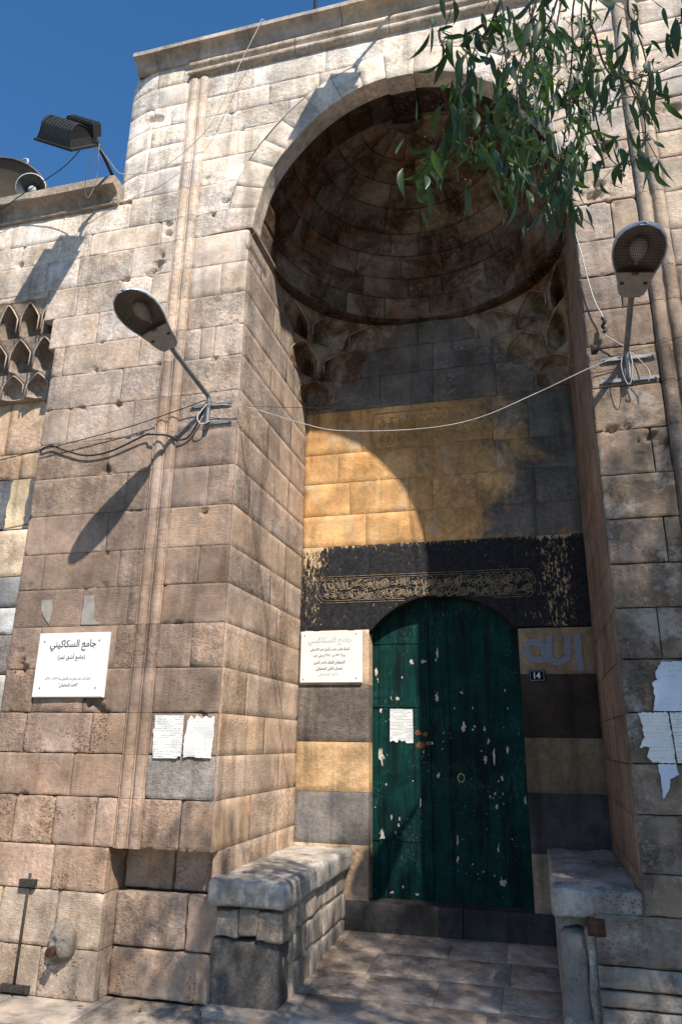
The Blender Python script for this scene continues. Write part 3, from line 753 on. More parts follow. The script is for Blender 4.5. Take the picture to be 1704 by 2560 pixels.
# niche side walls
left_map = lambda u, v, w: (XL+w, u, v)
right_map = lambda u, v, w: (XR-w, u, v)
for k in range(2, 19):
    z0, z1 = ZC[k], ZC[k+1]; zc = (z0+z1)/2
    if z1 < 0.8: continue
    js = sorted(rnd.sample([0.35, 0.5, 0.72, 0.95, 1.15, 1.35], 1 if k % 3 else 2))
    if len(js) == 2 and js[1]-js[0] < 0.3: js = js[:1]
    ends = [0.014 if k > 2 else 0.13]+js+[D]
    for a, b in zip(ends[:-1], ends[1:]):
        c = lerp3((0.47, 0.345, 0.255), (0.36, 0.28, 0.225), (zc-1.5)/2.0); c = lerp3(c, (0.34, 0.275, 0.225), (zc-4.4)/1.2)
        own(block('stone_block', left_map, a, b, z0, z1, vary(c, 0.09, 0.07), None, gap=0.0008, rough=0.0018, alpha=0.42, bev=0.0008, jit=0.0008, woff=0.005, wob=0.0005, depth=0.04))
for k in range(2, 19):
    z0, z1 = ZC[k], ZC[k+1]
    for a, b in ((0.014, 0.8+0.3*(k % 2)), (0.8+0.3*(k % 2), D)):
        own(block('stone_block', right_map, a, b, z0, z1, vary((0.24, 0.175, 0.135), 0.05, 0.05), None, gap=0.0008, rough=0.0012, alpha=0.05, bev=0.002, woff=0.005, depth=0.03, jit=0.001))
# impost ledges on the left flank
for zz_, y0, y1, pr in ((6.10, 0.05, 0.72, 0.035), (5.925, 0.0, 0.43, 0.02)):
    m2 = MB(); 
    m2.add([(XL-0.02, y0, zz_-0.05), (XL+0.004, y0, zz_-0.05), (XL+pr, y0+0.01, zz_+0.0), (XL+pr, y0+0.01, zz_+0.03), (XL-0.02, y0, zz_+0.04),
            (XL-0.02, y1, zz_-0.05), (XL+0.004, y1, zz_-0.05), (XL+pr, y1, zz_+0.0), (XL+pr, y1, zz_+0.03), (XL-0.02, y1, zz_+0.04)],
           [(0, 1, 2, 3, 4), (9, 8, 7, 6, 5), (0, 5, 6, 1), (1, 6, 7, 2), (2, 7, 8, 3), (3, 8, 9, 4)])
    o = own(m2.build('impost_ledge', 'stone')); o.color = (0.30, 0.24, 0.19, 0.3)

# back wall of the niche; stones right of the door darkened to imitate shade
back = lambda u, v, w: (u, D-w, v)
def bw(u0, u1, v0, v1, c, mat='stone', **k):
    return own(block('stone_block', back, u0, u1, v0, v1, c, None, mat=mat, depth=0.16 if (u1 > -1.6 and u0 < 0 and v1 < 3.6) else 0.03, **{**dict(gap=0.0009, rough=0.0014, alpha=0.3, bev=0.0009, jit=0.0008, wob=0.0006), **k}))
ORG = (0.56, 0.36, 0.19)
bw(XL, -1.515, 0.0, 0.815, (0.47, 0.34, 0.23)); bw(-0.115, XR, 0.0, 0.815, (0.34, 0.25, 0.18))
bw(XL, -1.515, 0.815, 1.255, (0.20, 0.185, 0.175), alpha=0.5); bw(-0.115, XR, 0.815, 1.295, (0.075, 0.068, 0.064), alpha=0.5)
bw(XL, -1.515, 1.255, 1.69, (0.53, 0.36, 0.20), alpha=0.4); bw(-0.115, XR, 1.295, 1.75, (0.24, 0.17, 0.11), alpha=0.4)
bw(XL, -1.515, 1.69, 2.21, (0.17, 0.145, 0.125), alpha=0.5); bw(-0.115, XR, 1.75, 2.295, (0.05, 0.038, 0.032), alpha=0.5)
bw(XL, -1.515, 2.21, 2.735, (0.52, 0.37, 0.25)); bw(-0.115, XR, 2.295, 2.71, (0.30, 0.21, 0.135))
# lintel with arched soffit
ax, sp, apx = -0.815, 2.70, 3.05
hw = 0.70; rise = apx-sp; RA = (hw*hw+rise*rise)/(2*rise); zcA = apx-RA
def arch_z(x):
    d = RA*RA-(x-ax)**2
    return zcA+math.sqrt(d) if abs(x-ax) < hw else sp+0.02
def lin(u, v, w): 
    lo = arch_z(u) if abs(u-ax) < hw else 2.725
    return (u, D-w, lo+(v-2.725)/(3.585-2.725)*(3.585-lo))
for a, b in ((XL, -1.515), (-1.515, -0.115), (-0.115, XR)):
    block_o = own(block('lintel_stone', lin, a, b, 2.725, 3.585, (0.5, 0.36, 0.2), None, mat='black_paint', gap=0.0004, depth=0.16, bev=0.002, rough=0.0012, cell=0.06, wob=0.0005, chip=0, alpha=0.2, jit=0.0005))
YEL = (0.575, 0.335, 0.145)
for (z0, z1, js) in ((3.585, 3.915, [-1.55, -0.95, -0.35, 0.12]), (3.915, 4.27, [-1.72, -1.1, -0.86, -0.42, 0.14]), (4.27, 4.6, [-1.85, -1.02, -0.22]), (4.6, 5.095, [-1.6, -0.24, 0.12])):
    e = [XL]+js+[XR]
    for a, b in zip(e[:-1], e[1:]):
        bw(a, b, z0, z1, vary(YEL, 0.07, 0.05), 'stone_wash', gap=0.0009, alpha=0.22)
for (z0, z1, js) in ((5.095, 5.475, [-1.4, -0.83, -0.18, 0.2]), (5.475, 5.795, [-1.7, -0.82, -0.2, 0.25]), (5.795, 6.12, [-1.45, -0.98, -0.33])):
    e = [XL]+js+[XR]
    for a, b in zip(e[:-1], e[1:]):
        bw(a, b, z0, z1, vary((0.165, 0.142, 0.125), 0.12), 'stone_salt', gap=0.0018, alpha=0.2)

# threshold step
own(block('threshold_step', lambda u, v, w: (u, 1.79-w, v), -1.80, -0.70, 0.08, 0.375, (0.075, 0.07, 0.068), None, mat='stone', depth=0.4, bev=0.012, rough=0.006, alpha=0.5, gap=0.002))
own(block('threshold_step', lambda u, v, w: (u, 1.79-w, v), -0.70, 0.06, 0.08, 0.37, (0.06, 0.057, 0.056), None, mat='stone', depth=0.4, bev=0.012, rough=0.006, alpha=0.5, gap=0.002))

# corner muqarnas and the head of the side window
def muq(name, tiers, mat, colr, label=None):
    """tiers: (z0, z1, inner curve, outer curve, cells, shift)"""
    out = []
    for (z0, z1, ci, co, cells, shift) in tiers:
        nu, nv = max(1, round(cells*14)), 16
        vs = []
        rows = [(-0.001, 0.0)]+[(j/nv, None) for j in range(nv+1)]
        for (v, fixed) in rows:
            for i in range(nu+1):
                u = i/nu
                ul = (u*cells+shift) % 1.0
                a = abs(2*ul-1)
                if fixed is not None: f = 0.0
                else:
                    vt = 0.93-0.42*(min(1, a/0.84))**1.35
                    hollow = math.sqrt(max(0.0, 1-(a/0.84)**2)) if a < 0.84 else 0.0
                    s_ = max(0.0, min(1.0, (vt-v)/0.14))
                    lip = max(0.0, min(1.0, (v-0.10)/0.03))
                    lean = 0.72+0.28*v
                    f = lean*((1-0.93*(hollow**0.6)*s_)*lip+(1-lip)*(1-0.5*hollow))
                pi_, po = ci(u), co(u)
                z = z0+max(0, v)*(z1-z0)
                vs.append((pi_[0]+(po[0]-pi_[0])*f, pi_[1]+(po[1]-pi_[1])*f, z))
        W = nu+1
        fs = [(j*W+i, j*W+i+1, (j+1)*W+i+1, (j+1)*W+i) for j in range(len(rows)-1) for i in range(nu)]
        o = own(mesh(name, vs, fs, mat, None, True)); o.color = (*vary(colr, 0.08), 0.25)
        out.append(o)
        # pale moulded rims around each cell
        rb = MB()
        k0 = int(math.floor(shift))-1
        for cidx in range(-1, int(cells)+2):
            path = []
            for q_ in range(21):
                a_ = -1+2*q_/20
                ul = 0.5+0.5*a_*0.84
                u = (cidx+ul-shift)/cells
                if not 0 <= u <= 1: continue
                po = co(u); pi_ = ci(u); vt = 0.93-0.42*abs(a_)**1.35
                le = 0.72+0.28*vt+0.015; path.append((pi_[0]+(po[0]-pi_[0])*le, pi_[1]+(po[1]-pi_[1])*le, z0+vt*(z1-z0)))
            if len(path) > 3:
                lo0, lo1 = path[0], path[-1]
                full = []
                if abs(lo0[2]-(z0+0.51*(z1-z0))) < 0.03: full.append((lo0[0], lo0[1], z0+0.1*(z1-z0)))
                full += path
                if abs(lo1[2]-(z0+0.51*(z1-z0))) < 0.03: full.append((lo1[0], lo1[1], z0+0.1*(z1-z0)))
                rb.tube(full, 0.0075, 5)
        if rb.v:
            o = own(rb.build('muqarnas_rim', mat)); o.color = (*[min(1, q_*1.5) for q_ in colr], 0.1)
    return out
def corner_curve(sx, e, bulge):
    # arc cutting the rear corner: from the side wall to the back wall
    cxw = XL if sx < 0 else XR
    s = 1 if sx < 0 else -1
    p0 = Vector((cxw, D-e)); p1 = Vector((cxw+s*e, D)); mid = Vector((cxw, D))
    def c(u):
        q = p0.lerp(p1, u); b = 4*u*(1-u)*bulge
        q = q+(mid-(p0+p1)/2)*b
        return (q.x, q.y)
    return c
for sx in (-1, 1):
    muq('muqarnas_tier', [(5.14, 5.43, corner_curve(sx, 0.02, .3), corner_curve(sx, 0.40, 0.25), 1, 0.0), (5.43, 5.77, corner_curve(sx, 0.12, .3), corner_curve(sx, 0.70, 0.3), 2, 0.0), (5.77, 6.075, corner_curve(sx, 0.34, .35), corner_curve(sx, 1.02, 0.34), 3, 0.0)], 'stone_soot', (0.30, 0.24, 0.185))
WY = 0.34
def sl(x0, x1, y): return lambda u: (x0+(x1-x0)*u, y)
muq('muqarnas_tier', [(4.79, 5.03, sl(-5.25, -4.09, WY), sl(-5.25, -4.09, 0.20), 4.2, 0.4), (5.03, 5.35, sl(-5.25, -4.13, WY), sl(-5.25, -4.13, 0.085), 4.2, 0.9), (5.35, 5.70, sl(-5.25, -4.23, 0.26), sl(-5.25, -4.23, 0.004), 4.3, 0.1)], 'stone', (0.34, 0.275, 0.225))
x = -4.25
for w_ in (0.42, 0.5, 0.43):
    own(block('stone_block', front, x-w_, x, 5.692, 5.76, vary(front_col(5.7), 0.08, 0.04), None, rough=0.002, cell=0.05, depth=0.3, alpha=0.3)); x -= w_
# inlaid stones of the side window panel
panel = lambda u, v, w: (u, WY-w, v)
for (z0, z1, js, c) in ((4.25, 4.82, [-4.75], (0.46, 0.33, 0.23)), (3.99, 4.25, [-4.55], (0.44, 0.31, 0.21)), (3.06, 3.5, [-4.9], (0.60, 0.47, 0.34)), (2.78, 3.06, [-4.7], (0.24, 0.235, 0.23)), (2.54, 2.78, [-4.95], (0.50, 0.49, 0.46)), (2.2, 2.54, [-4.6], (0.25, 0.22, 0.195)), (1.85, 2.2, [-4.8], (0.50, 0.46, 0.40)), (1.4, 1.85, [-4.8], (0.3, 0.27, 0.24)), (0.9, 1.4, [-4.8], (0.4, 0.36, 0.3))):
    e = [-5.6]+js+[-4.07]
    for a, b in zip(e[:-1], e[1:]): own(block('stone_block', panel, a, b, z0, z1, vary(c, 0.06), None, gap=0.003, rough=0.0012, alpha=0.25, depth=0.03))
# joggled cream and dark stones
def joggle(x0, z): 
    t = (z-3.5)/0.49
    return x0-0.10*(1-t)+0.05*math.sin(t*math.pi*2.0)*(1 if t > 0.25 else 0.6)+0.035*math.cos(t*9)
edges = [-5.25, -5.02, -4.82, -4.56, -4.36, -4.12, -3.98]
for i in range(len(edges)-1):
    vs = []; n_ = 24
    for k in range(n_+1):
        z = 3.503+0.484*k/n_
        for e, s in ((edges[i], 0.002), (edges[i+1], -0.002)):
            xx = min(joggle(e, z)+s, -4.06); vs += [(xx, WY-0.004, z), (xx, WY+0.03, z)]
    fs = []
    for k in range(n_):
        a, b = k*4, (k+1)*4
        fs += [(a, a+2, b+2, b), (a+1, a, b, b+1), (a+2, a+3, b+3, b+2)]
    o = own(mesh('joggled_stone', vs, fs, 'stone')); o.color = (*((0.60, 0.49, 0.33) if i % 2 else (0.13, 0.135, 0.145)), 0.2)
rp = MB(); rp.add([(-9, WY+0.03, 0), (-4.06, WY+0.03, 0), (-4.06, WY+0.03, 5.75), (-9, WY+0.03, 5.75)], [(0, 1, 2, 3)]); rp.add([(-4.075, 0.03, 0), (-4.075, WY+0.03, 0), (-4.075, WY+0.03, 5.75), (-4.075, 0.03, 5.75)], [(0, 1, 2, 3)])
own(rp.build('recess_core', 'joint_dark'))
# carved inscription on the lintel: frame and interlaced strokes in relief
def strokes(x0, x1, z0, z1, yb, seed, nv, rad, mats, name):
    r_ = random.Random(seed); m1 = MB()
    H = z1-z0
    x = x0+0.03
    def P(x, z): return (max(x0+0.012, min(x1-0.012, x)), yb, max(z0+0.01, min(z1-0.01, z)))
    while x < x1-0.03:
        for lvl in range(2):
            zb = z0+H*(0.12+0.46*lvl)+r_.uniform(-0.01, 0.01)
            k = r_.random()
            if k < 0.30:
                m1.tube(smooth_path([P(x, zb+H*r_.uniform(0.25, 0.42)), P(x+r_.uniform(-.006, .006), zb+H*0.15), P(x+0.008, zb-0.005)], 4), rad, 4)
            elif k < 0.62:
                w = r_.uniform(0.05, 0.11)
                m1.tube(smooth_path([P(x, zb+H*0.2), P(x+w*0.2, zb-H*0.03), P(x+w*0.6, zb-H*0.08), P(x+w, zb+H*0.08), P(x+w*0.95, zb+H*0.24)], 5), rad, 4)
            elif k < 0.82:
                w = r_.uniform(0.06, 0.13)
                m1.tube(smooth_path([P(x, zb+H*0.05), P(x+w*0.4, zb+H*0.1), P(x+w*0.7, zb+H*0.26), P(x+w*1.1, zb+H*0.30)], 5), rad, 4)
            else:
                cx, cz, q = x+0.015, zb+H*0.12, r_.uniform(0.012, 0.02)
                m1.tube([P(cx+q*math.cos(t), cz+q*math.sin(t)) for t in [2*math.pi*j/8 for j in range(9)]], rad, 4)
            if r_.random() < 0.5:
                m1.tube([P(x+0.01, zb+H*0.33), P(x+0.022, zb+H*0.36)], rad*1.2, 4)
        x += r_.uniform(0.018, 0.032)*nv
    return own(m1.build(name, mats))
ins = strokes(-2.03, 0.05, 3.03, 3.245, D-0.004, 5, 1.0, 0.0052, 'carved_tan' if 'carved_tan' in MATS else 'black_paint', 'carved_inscription') if False else None
s = NT('carved'); pos = s.n('NewGeometry').outputs['Position']
cn = s.noise(pos, 18, 6, 0.75)
s.finish(s.mix(s.ramp(cn, 0.36, 0.52), (0.035, 0.033, 0.031), (0.25, 0.195, 0.13)), 0.9, s.bump(cn, 0.4, 0.004), 0.15)
ins = strokes(-2.03, 0.05, 3.03, 3.245, D-0.004, 5, 0.72, 0.0056, 'carved', 'carved_inscription')
fr = MB()
for dz in (0.0, 0.022):
    z0, z1, xa, xb = 3.005+dz, 3.27-dz, -2.06+dz, 0.075-dz
    loop = [(xa+0.06, z0), (xb-0.06, z0), (xb-0.015, z0+0.05), (xb, (z0+z1)/2), (xb-0.015, z1-0.05), (xb-0.06, z1), (xa+0.06, z1), (xa+0.015, z1-0.05), (xa, (z0+z1)/2), (xa+0.015, z0+0.05), (xa+0.06, z0)]
    keep = []
    for i in range(len(loop)-1):
        for q in range(12):
            t = q/12; x = loop[i][0]+(loop[i+1][0]-loop[i][0])*t; z = loop[i][1]+(loop[i+1][1]-loop[i][1])*t
            keep.append((x, D-0.003, z))
    run = []
    for p_ in keep+[keep[0]]:
        if p_[2] > (arch_z(p_[0])+0.02 if abs(p_[0]-ax) < hw else 0): run.append(p_)
        else:
            if len(run) > 1: fr.tube(run, 0.0035, 4)
            run = []
    if len(run) > 1: fr.tube(run, 0.0035, 4)
own(fr.build('inscription_frame', 'carved'))
s = NT('carved_ochre'); pos = s.n('NewGeometry').outputs['Position']
cn = s.noise(pos, 14, 6, 0.75)
s.finish(s.mix(s.ramp(cn, 0.5, 0.62), (0.46, 0.28, 0.12), (0.20, 0.14, 0.08)), 0.9, s.bump(cn, 0.4, 0.004), 0.15)
strokes(-1.44, -0.27, 4.64, 4.99, D-0.001, 11, 0.9, 0.005, 'carved_ochre', 'carved_inscription')
fr = MB()
loop = [(-1.46, 4.62), (-0.25, 4.62), (-0.22, 4.81), (-0.25, 5.02), (-0.8, 5.02), (-0.83, 5.05), (-0.86, 5.02), (-1.46, 5.02), (-1.5, 4.81), (-1.46, 4.62)]
fr.tube([(x, D-0.004, z) for x, z in loop], 0.006, 5)
own(fr.build('inscription_frame', 'carved_ochre'))

# door
door = MB()
DY = 2.0
def plank(xa, xb, y):
    vs = []; n_ = 6
    for k in range(n_+1):
        x = xa+0.003+(xb-xa-0.006)*k/n_
        zt = arch_z(x)+0.03
        vs += [(x, y, 0.37), (x, y, zt), (x, y+0.04, 0.37), (x, y+0.04, zt)]
    fs = []
    for k in range(n_):
        a, b = k*4, k*4+4
        fs += [(a, b, b+1, a+1), (a+1, b+1, b+3, a+3)]
    fs += [(2, 0, 1, 3), (n_*4, n_*4+2, n_*4+3, n_*4+1)]
    return vs, fs
dfr = MB(); dfr.bbox(-1.6, -0.03, DY+0.045, DY+0.07, 0.2, 3.15)
door_o = own(dfr.build('door', 'cement_dark'))
def sub(o):
    o.parent = door_o; return o
door_o.matrix_parent_inverse = INV
def dsub(o):
    o.parent = door_o; o.matrix_parent_inverse = Matrix.Identity(4)
    return o
# the door frame object keeps world coordinates: its own origin is the world origin
for xs in ([-1.53, -1.455, -0.965, -0.806], [-0.800, -0.10]):
    for a, b in zip(xs[:-1], xs[1:]):
        vs, fs = plank(a, b, DY+rnd.uniform(-0.003, 0.003)); dsub(mesh('door_plank', vs, fs, 'door_green'))
m2 = MB(); m2.bbox(-0.822, -0.788, DY-0.016, DY+0.01, 0.375, 3.02); dsub(m2.build('meeting_strip', 'door_green'))
for z in (2.02, 2.62, 0.85):
    m2 = MB(); m2.bbox(-1.50, -0.825, DY-0.009, DY+0.01, z-0.006, z+0.006); dsub(m2.build('door_rail', 'door_green'))
ring = MB(); c = at_y(1152, 1945, DY-0.02)
ring.tube([(c.x+0.03*math.cos(t), DY-0.018+0.004*math.sin(t), c.z+0.036*math.sin(t)) for t in [2*math.pi*j/16 for j in range(17)]], 0.0045, 6); dsub(ring.build('ring_handle', 'brass'))
cr = random.Random(31)
for _ in range(46):
    u, v = (cr.gauss(1060, 60), cr.gauss(1840, 50)) if cr.random() < 0.35 else (cr.gauss(1225, 42), cr.uniform(1700, 2220)) if cr.random() < 0.7 else (cr.uniform(935, 1010), cr.uniform(1680, 2230))
    K = 9; w, h = cr.uniform(1.2, 3.4), cr.uniform(1.5, 6)
    dsub(mesh('peeled_patch', [at_y(u+w*(0.3+0.8*cr.random())*math.cos(2*math.pi*k/K), v-h*(0.3+0.8*cr.random())*math.sin(2*math.pi*k/K), DY-0.0046) for k in range(K)], [tuple(range(K))], 'peeled'))
hp = MB(); c = at_y(1052, 1838, DY)
for (dx, dz, r) in ((-0.03, 0.02, 0.035), (0.04, 0.01, 0.03), (0.0, -0.09, 0.05), (0.07, -0.07, 0.03), (0.25, 0.09, 0.02), (0.26, 0.02, 0.02)):
    K = 9; vs = [(c.x+dx+r*(0.7+0.5*rnd.random())*math.cos(2*math.pi*k/K), DY-0.0055, c.z+dz+r*0.7*(0.7+0.5*rnd.random())*math.sin(2*math.pi*k/K)) for k in range(K)]
    hp.add(vs, [tuple(range(K))])
dsub(hp.build('rusty_lock_patch', 'brass_rust'))
for (u, v, w, h) in ((1028, 1655, 16, 14), (1057, 1653, 18, 10), (940, 1680, 10, 20), (944, 1700, 5, 10), (993, 1747, 10, 12), (951, 1775, 9, 14), (953, 1890, 18, 40), (955, 2087, 16, 28), (1092, 1632, 10, 20), (1089, 1650, 7, 10), (1158, 1818, 14, 22), (1210, 1823, 8, 16), (1220, 1853, 10, 16), (1212, 1898, 12, 24), (1234, 1890, 10, 36), (1268, 1876, 9, 18), (1094, 1938, 12, 14), (1143, 2100, 7, 30), (1143, 2150, 9, 16), (1245, 2122, 6, 22), (1258, 2205, 26, 16), (1312, 2000, 8, 24), (1050, 2006, 8, 24), (1254, 1946, 8, 16), (978, 2045, 6, 16), (998, 2046, 6, 12), (979, 2231, 12, 8), (1043, 2236, 14, 7), (1153, 1732, 9, 8), (1091, 1742, 14, 26), (1241, 2018, 8, 12)):
    K = 17; vs = []
    for k in range(K):
        t = 2*math.pi*k/K; q = 0.3+0.85*rnd.random()
        p_ = at_y(u+w*0.42*q*math.cos(t), v-h*0.62*q*math.sin(t), DY-0.005); vs.append(p_)
    dsub(mesh('peeled_patch', vs, [tuple(range(K))][::1], 'peeled'))
# graffiti word painted on the ochre block right of the door (three strokes read right to left)
def ribbon(m1, pts, w, y):
    pts = [Vector((p[0], p[1])) for p in pts]
    vs = []
    for i, p in enumerate(pts):
        t = (pts[min(i+1, len(pts)-1)]-pts[max(i-1, 0)]).normalized(); n_ = Vector((-t.y, t.x))
        ww = w*(0.9+0.2*nz(Vector((p.x*30, p.y*30, 2))))
        vs += [(p.x+n_.x*ww, y, p.y+n_.y*ww), (p.x-n_.x*ww, y, p.y-n_.y*ww)]
    m1.add(vs, [(2*i, 2*i+1, 2*i+3, 2*i+2) for i in range(len(pts)-1)])
def gpath(px): 
    return [(p.x, p.z) for p in [at_y(1060+a/3.136, 1560+b/3.136, D) for a, b in px]]
gm = MB()
gy = D-0.0085
def spath(px, n=6):
    q = smooth_path([(x, 0, z) for x, z in gpath(px)], n); return [(v.x, v.z) for v in q]
ribbon(gm, spath([(1190, 85), (1205, 180), (1215, 280), (1228, 365)]), 0.032, gy)
ribbon(gm, spath([(1118, 90), (1120, 180), (1118, 260), (1060, 300), (1000, 290), (975, 200), (985, 90)]), 0.030, gy-0.0004)
ribbon(gm, spath([(1040, 300), (960, 275), (900, 280), (830, 270), (800, 210), (815, 155), (870, 145), (930, 180), (940, 250)]), 0.030, gy-0.0008)
own(gm.build('graffiti', 'graffiti_grey'))

def o3(a, b): p_ = at_y(a/3.5636, 1000+b/3.5636, 0); return (p_.x, p_.z)
for outl in (((380, 1785), (470, 1780), (465, 1900), (440, 1995), (395, 1930), (375, 1880)), ((755, 1745), (835, 1740), (845, 1830), (840, 1950), (890, 2000), (725, 2002), (735, 1900), (750, 1840))):
    P_ = [o3(*q_) for q_ in outl]; K = len(P_)
    own(mesh('mortar_repair', [(x, -0.0075, z) for x, z in P_]+[(x, 0.0, z) for x, z in P_], [tuple(range(K))]+[(k, (k+1) % K, K+(k+1) % K, K+k) for k in range(K)], 'mortar'))

# ------------------------------------------------------------------ stone benches
def bench_mesh(name, ctrl, mat, parent, cell=0.05, amp=0.012, seed=1.0, smooth=True):
    """rounded stone from a box with superellipse rounding and noise"""
    (x0, x1, y0, y1, z0, z1, rad) = ctrl
    nx, ny, nz_ = [max(2, min(40, round((b-a)/cell))) for a, b in ((x0, x1), (y0, y1), (z0, z1))]
    vs = []; idx = {}; fs = []
    c = Vector(((x0+x1)/2, (y0+y1)/2, (z0+z1)/2)); hx, hy, hz = (x1-x0)/2, (y1-y0)/2, (z1-z0)/2
    def put(i, j, k):
        if (i, j, k) in idx: return idx[(i, j, k)]
        p = Vector((-hx+2*hx*i/nx, -hy+2*hy*j/ny, -hz+2*hz*k/nz_))
        q = Vector((max(-hx+rad, min(hx-rad, p.x)), max(-hy+rad, min(hy-rad, p.y)), max(-hz+rad, min(hz-rad, p.z))))
        d = p-q
        if d.length > 1e-6: p = q+d.normalized()*rad*min(1.0, d.length/rad)
        w = c+p
        n_ = nz(w*5+Vector((seed, 0, 0)))*amp+nz(w*17+Vector((0, seed, 0)))*amp*0.45
        dn = (p-Vector((0, 0, 0))); dn = d if d.length > 1e-6 else Vector((0, 0, 1))
        w = w+dn.normalized()*n_
        idx[(i, j, k)] = len(vs); vs.append(w); return idx[(i, j, k)]
    for i in range(nx):
        for j in range(ny):
            fs.append((put(i, j, 0), put(i, j+1, 0), put(i+1, j+1, 0), put(i+1, j, 0))); fs.append((put(i, j, nz_), put(i+1, j, nz_), put(i+1, j+1, nz_), put(i, j+1, nz_)))
    for i in range(nx):
        for k in range(nz_):
            fs.append((put(i, 0, k), put(i+1, 0, k), put(i+1, 0, k+1), put(i, 0, k+1))); fs.append((put(i, ny, k), put(i, ny, k+1), put(i+1, ny, k+1), put(i+1, ny, k)))
    for j in range(ny):
        for k in range(nz_):
            fs.append((put(0, j, k), put(0, j, k+1), put(0, j+1, k+1), put(0, j+1, k))); fs.append((put(nx, j, k), put(nx, j+1, k), put(nx, j+1, k+1), put(nx, j, k+1)))
    o = mesh(name, vs, fs, mat, None, smooth); adopt(parent, o); return o
bL = empty('stone_bench', (-1.95, 0.9, 0.05)); tag(bL, 'sunlit rough stone bench with rounded slab left of the green door', 'bench', 'benches in the portal niche')
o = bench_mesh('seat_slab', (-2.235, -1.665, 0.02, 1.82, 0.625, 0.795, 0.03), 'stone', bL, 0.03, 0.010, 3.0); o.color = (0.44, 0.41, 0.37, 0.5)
o = bench_mesh('cement_base', (-2.22, -1.735, 0.10, 0.34, -0.02, 0.425, 0.03), 'cement_dark', bL, 0.04, 0.014, 9.0)
for (xa, xb, ya, yb, za, zb) in ((-2.2, -2.02, 0.08, 0.3, 0.43, 0.60), (-2.02, -1.88, 0.075, 0.3, 0.45, 0.61), (-1.90, -1.70, 0.07, 0.36, 0.42, 0.61)):
    o = bench_mesh('rubble_stone', (xa, xb, ya, yb, za, zb, 0.018), 'stone', bL, 0.022, 0.02, xa*7); o.color = (*vary((0.34, 0.29, 0.24), 0.15), 0.5)
for r, (za, zb) in enumerate(((0.02, 0.24), (0.24, 0.44), (0.44, 0.635))):
    y = 0.33+0.07*r
    while y < 1.78:
        w_ = min(rnd.uniform(0.2, 0.42), 1.80-y)
        if w_ < 0.06: break
        o = bench_mesh('rubble_stone', (-1.95, -1.715+rnd.uniform(-0.01, 0.012), y+0.003, y+w_-0.003, za+0.004, zb-0.004, 0.012), 'stone', bL, 0.03, 0.016, y*3+r); o.color = (*vary((0.43, 0.37, 0.31), 0.13), 0.6)
        y += w_
o = bench_mesh('mortar_core', (-2.2, -1.735, 0.2, 1.80, 0.0, 0.625, 0.02), 'cement_grey', bL, 0.1, 0.01, 5.0)
o = bench_mesh('kerb_rubble', (-2.24, -1.68, 0.03, 0.14, -0.03, 0.03, 0.01), 'stone', bL, 0.03, 0.02, 2.0); o.color = (0.30, 0.265, 0.23, 0.8)

bR = empty('stone_bench', (0.3, 0.9, 0.1)); tag(bR, 'shaded chipped stone bench on a column stub at the right of the niche', 'bench', 'benches in the portal niche')
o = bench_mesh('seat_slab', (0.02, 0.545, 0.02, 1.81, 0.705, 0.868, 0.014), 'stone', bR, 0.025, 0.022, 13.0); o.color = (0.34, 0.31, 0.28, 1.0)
col_ = MB(); K = 16; zs = [0.16+0.05*k for k in range(10)]+[0.635]
vs = []; fs = []
for z in zs:
    for k in range(K):
        t = 2*math.pi*k/K; r = 0.088*(1+0.10*nz(Vector((math.cos(t)*1.3, math.sin(t)*1.3, z*5))))*(0.75 if z > 0.62 else 1.0)
        vs.append((0.135+r*math.cos(t), 0.13+r*math.sin(t), z+0.02*nz(Vector((math.cos(t), math.sin(t), 4.2)))))
fs = [(a*K+k, a*K+(k+1) % K, (a+1)*K+(k+1) % K, (a+1)*K+k) for a in range(len(zs)-1) for k in range(K)]+[tuple((len(zs)-1)*K+k for k in range(K))]
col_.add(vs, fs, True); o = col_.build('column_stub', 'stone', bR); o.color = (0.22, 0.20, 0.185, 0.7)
bench_mesh('mortar_core', (0.045, 0.53, 0.2, 1.8, 0.02, 0.69, 0.02), 'cement_grey', bR, 0.08, 0.014, 4.0)
bench_mesh('mortar_infill', (0.20, 0.27, 0.03, 0.3, 0.05, 0.66, 0.02), 'cement_grey', bR, 0.03, 0.018, 6.0)
bench_mesh('rubble_stone', (0.05, 0.24, 0.05, 0.3, -0.02, 0.19, 0.04), 'cement_grey', bR, 0.03, 0.025, 8.0)
box = MB(); box.bbox(0.212, 0.312, 0.0, 0.09, 0.625, 0.72); box.bbox(0.222, 0.302, -0.006, 0.0, 0.634, 0.711)
o = box.build('junction_box', 'rust'); tag(o, 'small rusty square metal box under the right stone bench', 'box')

# ------------------------------------------------------------------ writing
FORMS = {'ا': (0xFE8D, 2), 'أ': (0xFE83, 2), 'ب': (0xFE8F, 4), 'ة': (0xFE93, 2), 'ت': (0xFE95, 4), 'ث': (0xFE99, 4), 'ج': (0xFE9D, 4), 'ح': (0xFEA1, 4), 'د': (0xFEA9, 2), 'ر': (0xFEAD, 2),
         'س': (0xFEB1, 4), 'ش': (0xFEB5, 4), 'ص': (0xFEB9, 4), 'ط': (0xFEC1, 4), 'ع': (0xFEC9, 4), 'ف': (0xFED1, 4), 'ق': (0xFED5, 4), 'ك': (0xFED9, 4), 'ل': (0xFEDD, 4), 'م': (0xFEE1, 4),
         'ن': (0xFEE5, 4), 'ه': (0xFEE9, 4), 'و': (0xFEED, 2), 'ي': (0xFEF1, 4), 'ئ': (0xFE89, 4), 'ـ': (0x0640, 5)}
